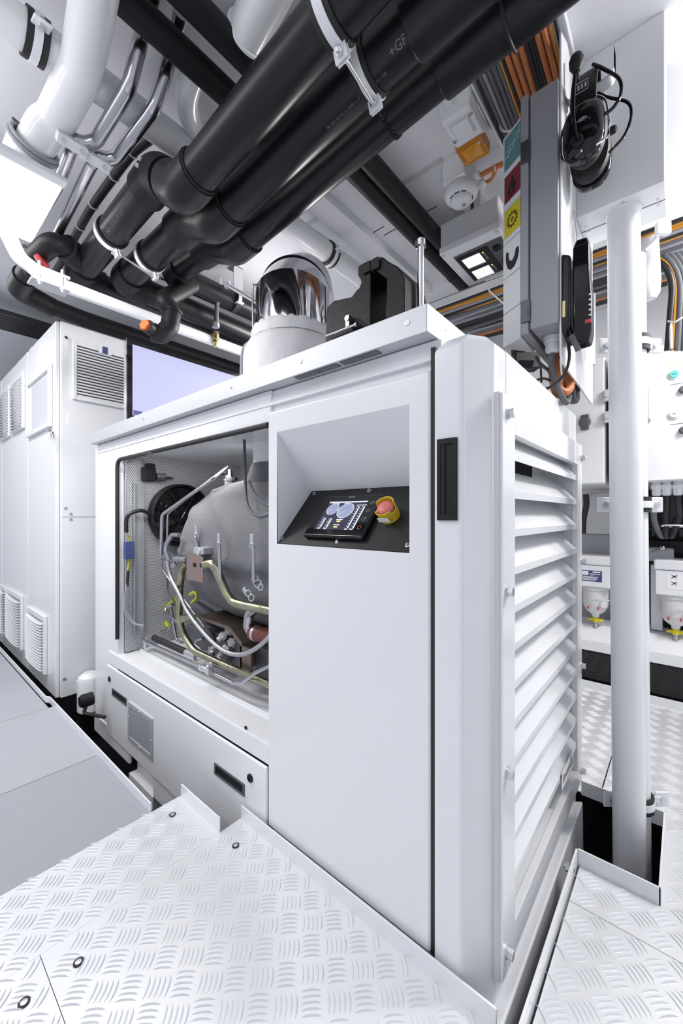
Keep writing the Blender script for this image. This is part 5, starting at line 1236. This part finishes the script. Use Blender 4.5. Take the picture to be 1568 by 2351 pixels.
loop('loop_cable', 'thick orange cable behind the nearer orange loop', [P(1268, 820, Y=1.50), P(1268, 860, Y=1.48), P(1276, 898, Y=1.47), P(1290, 905, Y=1.48), P(1300, 880, Y=1.54), P(1300, 830, Y=1.56)], .0125, 'orange')
for i in range(2): loop('loop_cable', 'grey looped cable %s below the edge of the mounting plate' % ('nearer the orange loop' if i == 0 else 'farther right'), [P(1305 + 6 * i, 850, Y=1.56), P(1308 + 7 * i, 900, Y=1.52), P(1314 + 5 * i, 922 - 2 * i, Y=1.52), P(1322 + 3 * i, 915, Y=1.54), P(1322 + 3 * i, 885, Y=1.58)], .0085, 'greycab')
loop('loop_cable', 'thin black cable curling from the handset to behind the housing edge', [P(1305, 786, Y=1.30), P(1307, 820, Y=1.30), P(1300, 850, Y=1.30), P(1285, 872, Y=1.31), P(1264, 888, Y=1.34), P(1254, 892, Y=1.36)], .0042, 'blackcab')
loop('loop_cable', 'thin black cable end poking up behind the housing edge', [P(1231, 820, Y=1.56), P(1240, 835, Y=1.52), P(1258, 850, Y=1.45), P(1266, 862, Y=1.43)], .0055, 'blackcab')
loop('loop_cable', 'black cable tie tails above the housing top', [P(1233, 872, Y=1.5), P(1248, 869, Y=1.48), P(1262, 873, Y=1.46)], .004, 'blackcab')
tag(MB().cyl(P(1241, 838, Y=1.5), P(1243, 878, Y=1.5), .0035, k=8).build('tie_tail', 'blackcab'), 'straight black tie tail hanging in front of the cable tails', 'cable tie')
# black plug sockets glimpsed behind the hood
T = thing('wall_socket', 'angular black connector housing peeping over the housing top below the sign', 'connector', P(1205, 840, Y=1.85))
MB().obox(P(1205, 832, Y=1.85), RT, (0, 0, 1), FW, .11, .07, .06).obox(P(1190, 800, Y=1.9), RT, (0, 0, 1), FW, .05, .05, .05).build('housing', 'blackmat', T, bevel=.006)
MB().obox(P(1205, 838, Y=1.80), RT, (.3, 0, 1), FW, .07, .035, .02).build('cover', 'blackgloss', T, bevel=.004)
# ---- pictogram tower
SGd = V(-.848, .53, 0).normalized(); SGn = V(-.53, -.848, 0).normalized()
s0 = V(-.371, 1.252, 0)                        # near edge, on the lid
Lw = .0765
tops = [320, 412, 489, 566, 645, 724, 800]
e_far = s0 + SGd * Lw
def zat(py): 
    d = (V(e_far.x, e_far.y, 1) - CAM).dot(FW); return EYE + (CY - py) / F * d
ST = thing('pictogram_tower', 'stack of white sign modules on the grey box with teal, red, yellow and handset pictograms', 'sign', (s0 + SGd * .04).to_3d() + V(0, 0, 1.54))
wall_pt = V(-.371, 1.40, 0)
dz = .004
faces = []
for i in range(6):
    z1, z0 = zat(tops[i]) - dz * .3, zat(tops[i + 1]) + dz * .3
    m = MB().loft([[V(p.x, p.y, z) for p in (s0, e_far, e_far + V(.004, .012, 0), wall_pt)] for z in (z0, z1)])
    m.build('sign_module', 'signwhite', ST, bevel=.0022, seg=2)
    faces.append((z0, z1))
def sgn(i, u, v, k): z0, z1 = faces[i]; q = s0 + SGd * (Lw * (1 - u)) + SGn * k; return V(q.x, q.y, z0 + (z1 - z0) * v)
for i, (m, a, b) in enumerate((('teal', .10, .92), ('signred', .16, .96), ('signyel', .14, .96))):
    pl_ = MB().quad(sgn(i, .10, a, .0008), sgn(i, 1.0, a, .0008), sgn(i, 1.0, b, .0008), sgn(i, .10, b, .0008)).build('pictogram_plate', m, ST, smooth=False)
    if i == 0:
        t = MB(); pts = [(.12, .36), (.22, .42), (.34, .40), (.46, .50), (.58, .48), (.70, .60), (.84, .58), (.98, .72)]
        t.tube([sgn(0, u, v, .001) for u, v in pts], .0009, 6); t.tube([sgn(0, u, v + .12, .001) for u, v in pts[1:]], .0006, 6)
        t.build('line_symbol', 'signwhite', pl_)
    if i == 1:
        fl_ = [(.34, .30), (.50, .24), (.66, .28), (.76, .42), (.72, .58), (.66, .50), (.64, .66), (.54, .82), (.52, .66), (.44, .70), (.42, .54), (.36, .56), (.30, .42)]
        MB().poly([sgn(1, u, v, .001) for u, v in fl_], SGn * .0006).build('flame_symbol', 'signblk', pl_)
        MB().poly([sgn(1, u, v, .0017) for u, v in ((.46, .30), (.56, .28), (.60, .38), (.53, .50), (.48, .40))], SGn * .0004).build('flame_core', 'signred', pl_)
    if i == 2:
        z0, z1 = faces[2]; R = .0235; c0 = (.55, .55); n = 15; out = []
        asp = (z1 - z0) / Lw
        def gp_(r, t, k=.001): return sgn(2, .55 + r * math.cos(t) / Lw, .54 + r * math.sin(t) / (z1 - z0), k)
        gm_ = MB()
        for q in range(60):
            t0, t1 = 2 * PI * q / 60, 2 * PI * (q + 1) / 60
            gm_.quad(gp_(R * .66, t0), gp_(R * .66, t1), gp_(R * .82, t1), gp_(R * .82, t0)); gm_.quad(gp_(R * .14, t0), gp_(R * .14, t1), gp_(R * .28, t1), gp_(R * .28, t0))
        for q in range(n):
            t = 2 * PI * q / n; w = .10
            gm_.quad(gp_(R * .80, t - w), gp_(R * .80, t + w), gp_(R * 1.06, t + w * .7), gp_(R * 1.06, t - w * .7))
        gm_.build('gear_symbol', 'signblk', pl_, smooth=False)
hs = [(.22, .74), (.35, .66), (.34, .52), (.42, .40), (.56, .36), (.68, .44), (.76, .62), (.90, .62), (.92, .46), (.84, .28), (.66, .14), (.46, .12), (.30, .22), (.20, .42), (.18, .60)]
MB().poly([sgn(3, u, v, .0006) for u, v in hs], SGn * .0006).build('handset_symbol', 'signblk', ST)
# ---- headset on its hook
HK = thing('headset_hook', 'bent white metal hook on the mounting plate holding the headset', 'hook', (-.26, 1.30, 2.2))
MB().box((PX + .006, 1.285, 2.185), (PX + .009, 1.325, 2.30)).build('back_plate', 'alu', HK, bevel=.001)
hkp = [V(PX + .010, 1.305, 2.20), V(PX + .018, 1.305, 2.182), V(-.20, 1.305, 2.182), V(-.150, 1.305, 2.186), V(-.143, 1.305, 2.20), V(-.143, 1.305, 2.262)]
hm_ = MB(); pth = fillet(hkp, .02)
for a, b in zip(pth, pth[1:]):
    hm_.hexa([a + V(0, -.018, 0), a + V(0, .018, 0), b + V(0, .018, 0), b + V(0, -.018, 0)], [a + V(0, -.018, .004), a + V(0, .018, .004), b + V(0, .018, .004), b + V(0, -.018, .004)])
hm_.build('hook_arm', 'alu', HK)
HX, HYc = -.205, 1.295
HS = thing('headset', 'black communication headset with foam microphone hanging on the white hook', 'headset', (HX, HYc, 2.0))
arc = [V(HX, HYc - .065, 2.05), V(HX, HYc - .062, 2.13), V(HX, HYc - .035, 2.20), V(HX, HYc, 2.222), V(HX, HYc + .035, 2.20), V(HX, HYc + .062, 2.13), V(HX, HYc + .065, 2.05)]
pth = spline(arc, 6); m = MB(); rg = []
for i, p in enumerate(pth):
    t = (pth[min(i + 1, len(pth) - 1)] - pth[max(i - 1, 0)]).normalized(); n_ = V(1, 0, 0).cross(t); w = .031
    rg.append([p + V(-w, 0, 0) - n_ * .005, p + V(w, 0, 0) - n_ * .005, p + V(w, 0, 0) + n_ * .006, p + V(-w, 0, 0) + n_ * .006])
m.loft(rg); m.build('headband', 'blackmat', HS, bevel=.004)
def cup(yc, s):
    c = V(HX, yc, 2.028); out = []
    for off, k_ in ((0, .80), (.004, .97), (.018, 1.0), (.030, .93), (.040, .74), (.045, .42), (.046, .05)):
        out.append([c + V(math.copysign(abs(math.cos(t)) ** .75, math.cos(t)) * .050 * k_, -s * off, math.copysign(abs(math.sin(t)) ** .75, math.sin(t)) * .078 * k_) for t in [2 * PI * i / 40 for i in range(40)]])
    MB().loft(out).build('ear_cup', 'blackgloss', HS, ang=60)
    out = []
    for off, k_ in ((0, .9), (-.012, 1.0), (-.024, .92), (-.026, .6)):
        out.append([c + V(math.cos(t) * .050 * k_, -s * off, math.sin(t) * .078 * k_) for t in [2 * PI * i / 40 for i in range(40)]])
    MB().loft(out).build('ear_cushion', 'rubber', HS, ang=60)
cup(HYc - .045, 1); cup(HYc + .045, -1)
wy = HYc - .075
MB().tube([V(HX - .022, wy + .01, 2.10), V(HX - .050, wy + .02, 2.07), V(HX - .056, wy + .02, 2.03), V(HX - .052, wy + .02, 1.99), V(HX - .03, wy + .01, 1.965), V(HX, wy - .012, 1.96)], .0028, 8, sp=5).build('wire_bow', 'chrome', HS)
MB().tube([V(HX + .022, wy + .01, 2.11), V(HX + .048, wy + .015, 2.085), V(HX + .056, wy + .015, 2.04), V(HX + .054, wy + .02, 1.99), V(HX + .03, wy + .0, 1.965)], .0026, 8, sp=5).build('wire_bow', 'chrome', HS)
piv = V(HX - .008, HYc - .093, 1.985)
MB().lathe(piv, (0, -1, 0), [(-.005, .014), (.006, .014), (.009, .010), (.009, .004)], 22).build('boom_pivot', 'blackmat', HS)
MB().tube([piv + V(0, -.006, 0), piv + V(-.008, -.014, .06), piv + V(-.006, -.016, .13), piv + V(-.001, -.010, .185)], [.006] * 2 + [.0055] * 4 + [.005] * 30 if False else .0052, 10, sp=6).build('mic_boom', 'blackgloss', HS)
MB().lathe(piv + V(-.001, -.010, .175), (0, 0, 1), [(0, .008), (.004, .010), (.016, .0165), (.030, .0175), (.042, .013), (.048, .004)], 24).build('foam_microphone', 'rubber', HS, ang=60)
MB().lathe(piv + V(-.001, -.010, .150), (0, 0, 1), [(0, .0062), (.026, .0066), (.028, .005)], 14).build('mic_sleeve', 'blackmat', HS)
em = MB()
for r in (.006, .010, .014): em.torus(V(HX + .002, HYc - .0905, 2.03), (0, 1, 0), r, .0009, 18, 5, a0=.6, a1=2.6)
em.build('cup_emblem', 'greyplast', HS)
bl = MB()
for a in ((-.016, .018, .048), ): pass
for z in (2.132, 2.158): bl.box((HX - .018, HYc - .0695, z), (HX + .012, HYc - .0685, z + .0012))
for x in (-.018, .011): bl.box((HX + x, HYc - .0695, 2.132), (HX + x + .0012, HYc - .0685, 2.159))
for i in range(3): bl.box((HX - .012 + i * .008, HYc - .0695, 2.140), (HX - .008 + i * .008, HYc - .0685, 2.152))
bl.build('headband_marking', 'greyplast', HS)
MB().tube([V(HX + .02, HYc - .05, 2.205), V(HX + .045, HYc - .055, 2.17), V(HX + .078, HYc - .055, 2.12), V(HX + .082, HYc - .055, 2.08), V(HX + .066, HYc - .06, 2.05), V(HX + .04, HYc - .07, 2.038), V(HX + .015, HYc - .09, 2.03)], .0042, 10, sp=6).build('headset_cable', 'blackgloss', HS)
MB().tube([V(HX + .03, HYc - .04, 2.13), V(HX + .055, HYc - .04, 2.10), V(HX + .095, HYc - .04, 2.06), V(HX + .102, HYc - .04, 2.02), V(HX + .088, HYc - .04, 1.98), V(HX + .055, HYc - .04, 1.955)], .0036, 10, sp=6).build('headset_cable', 'blackgloss', HS)
MB().lathe(V(HX + .058, HYc - .045, 2.005), (1, 0, 0), [(0, .010), (.012, .009), (.016, .004)], 16).build('volume_knob', 'blackmat', HS)
# ---- handset
PH = thing('phone_handset', 'black telephone handset in its cradle on the mounting plate', 'telephone', (-.24, 1.30, 1.48))
cr = MB().loft([[V(PX + .006, 1.252, z) for z in (1.52, 1.735)] + [V(PX + .006, 1.345, z) for z in (1.735, 1.50)], [V(-.240, 1.254, z) for z in (1.525, 1.725)] + [V(-.240, 1.34, z) for z in (1.725, 1.50)]])
cr.build('cradle', 'blackgloss', PH, bevel=.006, seg=3)
MB().box((PX + .009, 1.2515, 1.555), (-.252, 1.254, 1.60)).build('contact_strip', 'brass', PH)
hp_ = [(1.480, 1.270, .006), (1.505, 1.262, .0), (1.60, 1.262, 0), (1.66, 1.258, 0), (1.74, 1.258, 0), (1.768, 1.268, .006)]
rg = []
for z, y, i_ in hp_:
    w0, w1 = (-.236 + i_, -.192 - i_) if z < 1.62 else (-.236 + i_, -.196 - i_)
    rg.append([V(w0, y, z), V(w1, y + .004, z), V(w1, y + .055, z), V(w0, y + .06, z)])
MB().loft(rg).build('handset', 'blackgloss', PH, bevel=.006, seg=3)
tk = MB()
for i in range(5): tk.box((-.201, 1.2655, 1.545 + i * .014), (-.1925, 1.268, 1.549 + i * .014))
tk.build('grip_marks', 'label', PH)
MB().box((-.206, 1.262, 1.525), (-.1915, 1.267, 1.535)).build('red_badge', 'red', PH)
MB().tube([V(-.237, 1.258, 1.50), V(-.228, 1.258, 1.475), V(-.222, 1.262, 1.455)], .008, 6).build('latch_arm', 'alu2', PH)
MB().cyl((-.232, 1.30, 1.765), (-.258, 1.40, 1.94), .0022, k=8).build('aerial_wire', 'steel', PH)

# ================================================================== COLUMNS
def col(lab, top, bot, r, grp='white pipe columns'):
    T = thing('pipe_column', lab, 'column', bot, grp)
    MB().cyl(bot, top, r, k=48).build('pipe', 'white', T, ang=60)
    return T
zt_ = 1.953
cx_t, cx_b = P(1431, 600, Y=1.53), P(1447, 1900, Y=1.53)
T = col('tall white pipe column through the square floor cut-out, nearest the viewer', V(cx_t.x, 1.53, zt_), V(cx_b.x, 1.53, -.40), .0435)
MB().lathe((cx_t.x, 1.53, zt_), (0, 0, -1), [(0, .048), (.004, .048), (.006, .0435)], 44).build('collar', 'white', T)
c2t, c2b = P(1450, 600, Y=1.632), P(1464, 1800, Y=1.612)
T2 = col('second white pipe column close behind the first, held by clamps', V(c2t.x, 1.638, zt_ - .1), V(c2b.x, 1.612, -.40), .038)
def cclamp(z, lab, ear_dx=(.072,), r=.040, w=.05):
    f = (z + .4) / (zt_ + .3); c = V(c2b.x, 1.612, 0).lerp(V(c2t.x, 1.638, 0), f); c.z = z
    T = thing('column_clamp', lab, 'pipe clamp', c)
    for s in (-1, 1): MB().band(c + V(0, 0, s * w * .36), (0, 0, 1), r, w * .26, .007, 40, up=(0, 1, 0)).build('rubber_lining', 'rubber', T)
    MB().band(c, (0, 0, 1), r, w * .44, .009, 40, up=(0, 1, 0)).build('clamp_band', 'white', T, bevel=.001)
    for dx in ear_dx:
        e = c + RT * dx
        MB().obox(e, RT, (0, 0, 1), FW, .046, .050, .007).build('clamp_ear', 'white', T, bevel=.005, seg=3)
        MB().hexnut(e - FW * .0035, -FW, .009, .007).build('clamp_bolt', 'zinc', T)
        MB().obox(c + RT * (dx * .55), RT, (0, 0, 1), FW, abs(dx) * .8, .022, .012).build('clamp_arm', 'white', T, bevel=.002)
zc = lambda py, y=1.62: P(1500, py, Y=y).z
cclamp(zc(780), 'white clamp with black rubber on the second column, beside the cabinet top', (.072, -.090))
cclamp(zc(1158), 'white clamp with black rubber on the second column, at hip height', (.072, -.098))
cclamp(zc(1848), 'white clamp with black rubber on the second column, down at the floor cut-out', (.082, -.085))
tag(MB().cyl(P(1352, 640, Y=2.3), P(1350, 840, Y=2.3), .030, k=28).build('pipe_column', 'white'), 'slim white vertical pipe behind the telephone handset', 'column')
tag(MB().lathe(P(1484, 500, Y=2.0), P(1492, 690, Y=2.0) - P(1484, 500, Y=2.0), [(0, .036), (.26, .038), (.31, .034), (.33, .02)], 28).build('white_bottle', 'white'), 'white rounded pipe end hanging behind the second column under the cables', 'pipe')
tag(MB().tube([P(1480, 575, Y=1.95), P(1500, 555, Y=1.95), P(1512, 535, Y=1.93), P(1520, 526, Y=1.9)], .008, 8, sp=4).obox(P(1522, 525, Y=1.9), RT, (0, 0, 1), FW, .05, .045, .02).build('pipe_bracket', 'white', bevel=.003), 'small white bracket with bolt under the right end of the beam', 'bracket')

# ================================================================== RIGHT-HAND CABINETS, FILTERS, TANK
CR = 2.5
def cab(name, lab, x0, x1, z0, z1, grp='white wall cabinets on the right'):
    T = thing(name, lab, 'cabinet', ((x0 + x1) / 2, CR + .2, z0), grp)
    MB().box((x0, CR + .02, z0), (x1, CR + .55, z1)).build('body', 'white', T, bevel=.006, seg=3)
    MB().box((x0 + .004, CR, z0 + .004), (x1 - .004, CR + .019, z1 - .004)).build('door', 'white', T, bevel=.005, seg=3)
    return T
T1 = cab('wall_cabinet', 'white wall cabinet beside the louvred housing, with a black oval socket cap', -.62, -.316, 1.166, 1.842)
pc = P(1343, 970, Y=CR)
MB().lathe(pc, (0, -1, 0), [(0, .030), (.012, .028), (.02, .022)], 24).hexa([pc + V(-.02, -.012, -.042), pc + V(.02, -.012, -.042), pc + V(.02, 0, -.042), pc + V(-.02, 0, -.042)], [pc + V(-.02, -.012, .042), pc + V(.02, -.012, .042), pc + V(.02, 0, .042), pc + V(-.02, 0, .042)]).build('socket_cap', 'dgrey', T1, bevel=.006)
T2_ = cab('control_cabinet', 'white control cabinet with round push buttons behind the columns', -.302, .5, 1.166, 1.838)
for px, py, m in ((1548, 860, 'greenb'), (1548, 951, 'label')):
    p = P(px, py, Y=CR)
    b_ = MB().lathe(p, (0, -1, 0), [(0, .025), (.006, .024), (.007, .019)], 30).build('button_ring', 'white', T2_)
    MB().lathe(p + V(0, -.005, 0), (0, -1, 0), [(0, .018), (.006, .018), (.008, .016)], 30).build('push_button', m, b_)
    MB().box((p.x - .007, CR - .0145, p.z - .001), (p.x + .007, CR - .013, p.z + .001)).build('button_mark', 'inkdark', b_)
for px, py in ((1569, 895), (1569, 988)): MB().lathe(P(px, py, Y=CR), (0, -1, 0), [(0, .018), (.014, .017), (.02, .012)], 24).build('selector_knob', 'dgrey', T2_)
for py in (884, 975):
    p = P(1538, py, Y=CR); MB().box((p.x, CR - .001, p.z - .0012), (p.x + .2, CR + .001, p.z + .0012)).build('label_line', 'alu2', T2_)
p = P(1532, 845, Y=CR); q = P(1532, 832, Y=CR)
MB().box((p.x, CR - .001, p.z), (p.x + .2, CR + .001, q.z)).build('yellow_label', mat('pale_yellow_label', (.80, .76, .48), .5), T2_)
p = P(1486, 890, Y=2.43); q = P(1486, 963, Y=2.43)
MB().box((p.x - .04, 2.44, q.z), (P(1494, 900, Y=2.43).x, 2.50, p.z)).build('grey_cover', 'greyplast', T2_, bevel=.008, seg=3)
for py in (908, 958):
    p = P(1393, py, Y=CR - .01)
    MB().box((p.x - .014, CR - .018, p.z - .03), (p.x + .014, CR - .001, p.z + .03)).cyl(p + V(0, -.01, 0), p + V(0, -.02, 0), .012).build('hinge', 'greyplast', T2_, bevel=.004)
for i, px in enumerate((1507, 1530, 1556)):
    p = P(px, 1112, Y=2.55)
    MB().lathe((p.x, 2.58, 1.166), (0, 0, -1), [(0, .020), (.012, .020), (.014, .026), (.030, .026), (.034, .021), (.062, .020), (.068, .014)], 8).build('cable_gland', 'white', T2_, bevel=.001)
    b = P(px - 6 + 4 * i, 1190, Y=2.6); c = P(px + 14 - 14 * i, 1232, Y=2.66)
    loop('gland_cable', '%s cable hanging from the %s gland of the control cabinet' % (('grey', 'black', 'black')[i], ('left', 'middle', 'right')[i]), [V(p.x, 2.58, 1.11), V(p.x, 2.585, 1.06), b, c, P(px + 26 - 14 * i, 1180, Y=2.8), P(px + 30 - 14 * i, 1130, Y=2.85)], .0135, 'greycab' if i == 0 else 'blackcab')
loop('gland_cable', 'thick black cable crossing behind the gland cables', [P(1500, 1200, Y=2.8), P(1520, 1228, Y=2.78), P(1540, 1200, Y=2.78), P(1548, 1130, Y=2.8), P(1550, 1100, Y=2.8)], .016, 'blackcab')
tag(MB().torus(P(1548, 1208, Y=2.58), (0, .1, 1), .05, .0035, 30, 6).build('cable_tie', 'tie'), 'white cable tie holding the cables below the control cabinet', 'cable tie')
# machinery behind
EN = thing('diesel_engine', 'dark engine block with ribbed grille behind the pipe columns', 'engine', (.1, 3.0, .5))
MB().box((-.30, 2.985, .35), (.6, 3.25, 1.15)).box((-.16, 2.92, .78), (.5, 3.1, .86)).build('block', 'blackmat', EN, bevel=.01)
gm_ = MB()
for i in range(8): gm_.box((-.20 + i * .03, 2.86, .885), (-.185 + i * .03, 2.95, .915))
for i in range(3): gm_.box((-.21, 2.87 + i * .03, .915), (.1, 2.88 + i * .03, .925))
gm_.build('ribbed_grille', 'blackgloss', EN)
p = P(1518, 1270, Y=2.84)
MB().box((p.x - .08, 2.80, p.z - .045), (p.x + .055, 2.9, p.z + .03)).build('grey_housing', 'greybox', EN, bevel=.015, seg=3)
MB().lathe(P(1521, 1258, Y=2.8), (0, 0, 1), [(-.012, .004), (-.01, .010), (0, .013), (.01, .010), (.013, .003)], 20).build('ball_knob', 'chrome', EN)
MB().cyl(P(1494, 1268, Y=2.8), P(1521, 1258, Y=2.8), .004, k=8).build('ball_lever', 'steel', EN)
T = thing('grey_bulkhead', 'grey shaped panel between the louvred housing and the columns', 'panel', P(1370, 1180, Y=2.9))
MB().poly([P(1350, 1140, Y=2.9), P(1362, 1132, Y=2.9), P(1405, 1128, Y=2.9), P(1405, 1228, Y=2.9), P(1345, 1226, Y=2.9), P(1347, 1165, Y=2.9)], (0, .05, 0)).build('panel', 'greyplast', T, bevel=.01, seg=3)
MB().box((P(1338, 1240, Y=2.95).x, 2.9, P(1338, 1282, Y=2.9).z), (P(1405, 1240, Y=2.95).x, 3.0, P(1338, 1226, Y=2.9).z)).build('lower_box', 'greybox', T, bevel=.01)
loop('bundle_cable', 'black taped cable bundle beside the grey panel', [P(1345, 1135, Y=2.75), P(1346, 1160, Y=2.75), P(1340, 1190, Y=2.75), P(1338, 1225, Y=2.75)], .016, 'blackcab')
# shelf with filters
sh = MB().poly([V(-1.5, 2.69, .215), V(-1.5, 2.69, .275), V(-1.5, 2.705, .285), V(-1.5, 2.80, .345), V(-1.5, 2.98, .345), V(-1.5, 2.98, .30), V(-1.5, 2.72, .215)], (2.4, 0, 0))
tag(sh.build('filter_shelf', 'white', bevel=.003), 'long white shelf with sloping lip under the fuel filters', 'shelf')
tag(MB().box((-1.5, 2.70, .02), (.9, 3.2, .214)).build('fuel_tank', 'blackgloss', bevel=.01), 'glossy black tank below the white shelf', 'tank')
def fuel_filter(px0, px1, pyt, pyb, label, kind):
    fy = 2.70; a, b = P(px0, pyt, Y=fy), P(px1, pyb, Y=fy)
    x0, x1, zt, zb = a.x, b.x, a.z, b.z; cx = (x0 + x1) / 2
    T = thing('fuel_filter', label, 'filter', (cx, fy + .08, zb - .2), 'fuel filters with yellow drain valves')
    MB().box((x0, fy, zb), (x1, fy + .16, zt - .055)).build('filter_head', 'white', T, bevel=.006, seg=3)
    MB().box((x0 - .006, fy - .006, zt - .054), (x1 + .006, fy + .166, zt)).build('lid', 'white', T, bevel=.010, seg=3)
    c = V(cx, fy + .08, zb)
    MB().lathe(c, (0, 0, -1), [(-.002, .072), (.02, .072), (.022, .066), (.09, .066), (.12, .062), (.15, .046), (.17, .020), (.185, .018)], 36).build('bowl', 'bowl', T, ang=50)
    MB().lathe(c + V(.045, -.05, -.10), (.3, -1, 0), [(0, .02), (.012, .019), (.014, .016)], 20).build('bowl_boss', 'bowl', T)
    zz = zb - .205
    MB().lathe((cx, fy + .08, zz), (0, 0, 1), [(-.012, .012), (-.008, .018), (.008, .018), (.02, .011)], 16).hexa([V(cx - .042, fy + .070, zz - .004), V(cx + .042, fy + .070, zz - .004), V(cx + .042, fy + .090, zz - .004), V(cx - .042, fy + .09, zz - .004)], [V(cx - .034, fy + .074, zz + .008), V(cx + .034, fy + .074, zz + .008), V(cx + .034, fy + .086, zz + .008), V(cx - .034, fy + .086, zz + .008)]).build('drain_valve', 'yellowv', T, bevel=.003)
    MB().cyl((cx, fy + .08, zz - .045), (cx, fy + .08, zz - .01), .011).torus((cx, fy + .08, zz - .025), (0, 0, 1), .011, .003, 16, 6).torus((cx, fy + .08, zz - .038), (0, 0, 1), .011, .003, 16, 6).build('drain_nozzle', 'steel', T)
    for dx in (-.028, .022):
        q = c + V(dx, -.066, -.115)
        MB().lathe(q, (0, -.6, -.8), [(0, .005), (.016, .005)], 10).build('red_terminal', 'red', T)
    MB().tube([c + V(-.028, -.066, -.112), c + V(-.01, -.08, -.07), c + V(.03, -.075, -.055), c + V(.06, -.06, -.075), c + V(.09, -.05, -.06)], .0022, 6, sp=5).build('sensor_wire', 'tie', T)
    if kind:
        l0 = P(1334, 1308, Y=fy - .002); l1 = P(1382, 1337, Y=fy - .002)
        L_ = MB().box((l0.x, fy - .0015, l1.z), (l1.x, fy + .001, l0.z)).build('blue_nameplate', 'bluelabel', T)
        tx = MB(); w = l1.x - l0.x; h = l0.z - l1.z
        for (u0, u1, v0, v1) in ((.05, .36, .72, .93), (.05, .36, .56, .70), (.56, .92, .82, .92), (.42, .92, .66, .71), (.42, .62, .55, .60), (.05, .84, .40, .45), (.05, .74, .30, .35), (.05, .80, .20, .25), (.05, .70, .10, .15)):
            tx.box((l0.x + w * u0, fy - .0022, l1.z + h * v0), (l0.x + w * u1, fy - .0012, l1.z + h * v1))
        tx.build('printed_lines', 'label', L_)
    else:
        lx0, lx1 = cx - .035, cx + .075; lz0, lz1 = zb + .035, zt - .078
        L_ = MB().box((lx0, fy - .0012, lz0), (lx1, fy + .001, lz1)).build('instruction_label', 'label', T)
        g = MB()
        for i in range(2):
            for j in range(2):
                ox, oz = lx0 + .012 + i * .052, lz0 + .012 + j * (lz1 - lz0) * .48
                g.obox(V(ox + .018, fy - .0016, oz + .018), V(1, 0, .8).normalized(), V(-.8, 0, 1).normalized(), (0, 1, 0), .03, .003, .0008).obox(V(ox + .018, fy - .0016, oz + .018), V(1, 0, -.8).normalized(), V(.8, 0, 1).normalized(), (0, 1, 0), .03, .002, .0008)
                g.obox(V(ox + .018, fy - .0016, oz + .022), (1, 0, 0), (0, 0, 1), (0, 1, 0), .018, .004, .0008)
        g.build('pictograms', 'inkdark', L_)
fuel_filter(1325, 1401, 1274, 1352, 'white fuel filter with a dark blue nameplate, beside the louvred housing', 1)
fuel_filter(1504, 1600, 1284, 1374, 'white fuel filter with a white pictogram label, right of the columns', 0)
tag(MB().box((P(1492, 1330, Y=2.8).x, 2.865, .35), (P(1520, 1330, Y=2.8).x, 2.91, .72)).build('filter_bracket', 'whitesat', bevel=.006), 'white support bracket behind the right fuel filter', 'bracket')
# cables bending down on the far right
cl = ['blackcab', 'greycab', 'greycab', 'greycab', 'greycab', 'orange2', 'blackcab']
for i, c in enumerate(cl):
    o = (60, 47, 35, 23, 11, 0, -9)[i]
    pts = [P(1478, 588 - o, Y=2.14), P(1505, 590 - o, Y=2.15), P(1535 + .4 * o, 610 - .9 * o, Y=2.16), P(1551 + .9 * o, 652 - .5 * o, Y=2.18), P(1549 + 1.1 * o, 720, Y=2.2), P(1543 + 1.2 * o, 805, Y=2.22)]
    loop('bending_cable', '%s cable bending down at the right edge, number %d from the outside' % (words[c].replace('thin ', ''), i + 1), pts, .0125 if c != 'orange2' else .0075, c, 'cables bending down at the right edge')
for i in range(6):
    loop('upper_cable', 'black cable sagging under the tray at the right edge, number %d from the top' % (i + 1), [P(1488, 512 + 9 * i, Y=2.05), P(1520, 500 + 9 * i, Y=2.05), P(1545, 498 + 8 * i, Y=2.05), P(1590, 488 + 8 * i, Y=2.05)], .0105, 'blackcab', 'sagging black cables at the right edge')
tag(MB().tube([P(1536, 630, Y=2.19), P(1539, 720, Y=2.2), P(1541, 800, Y=2.2)], .006, 8).build('flat_rail', 'white'), 'thin white rail beside the amber cable at the right edge', 'rail')
tag(MB().tube([P(1534, 738, Y=2.17), P(1548, 741, Y=2.14), P(1568, 728, Y=2.14)], .004, 8, rad=.01).build('cable_tie', 'tie'), 'white cable tie round the bending cables at the right edge', 'cable tie')
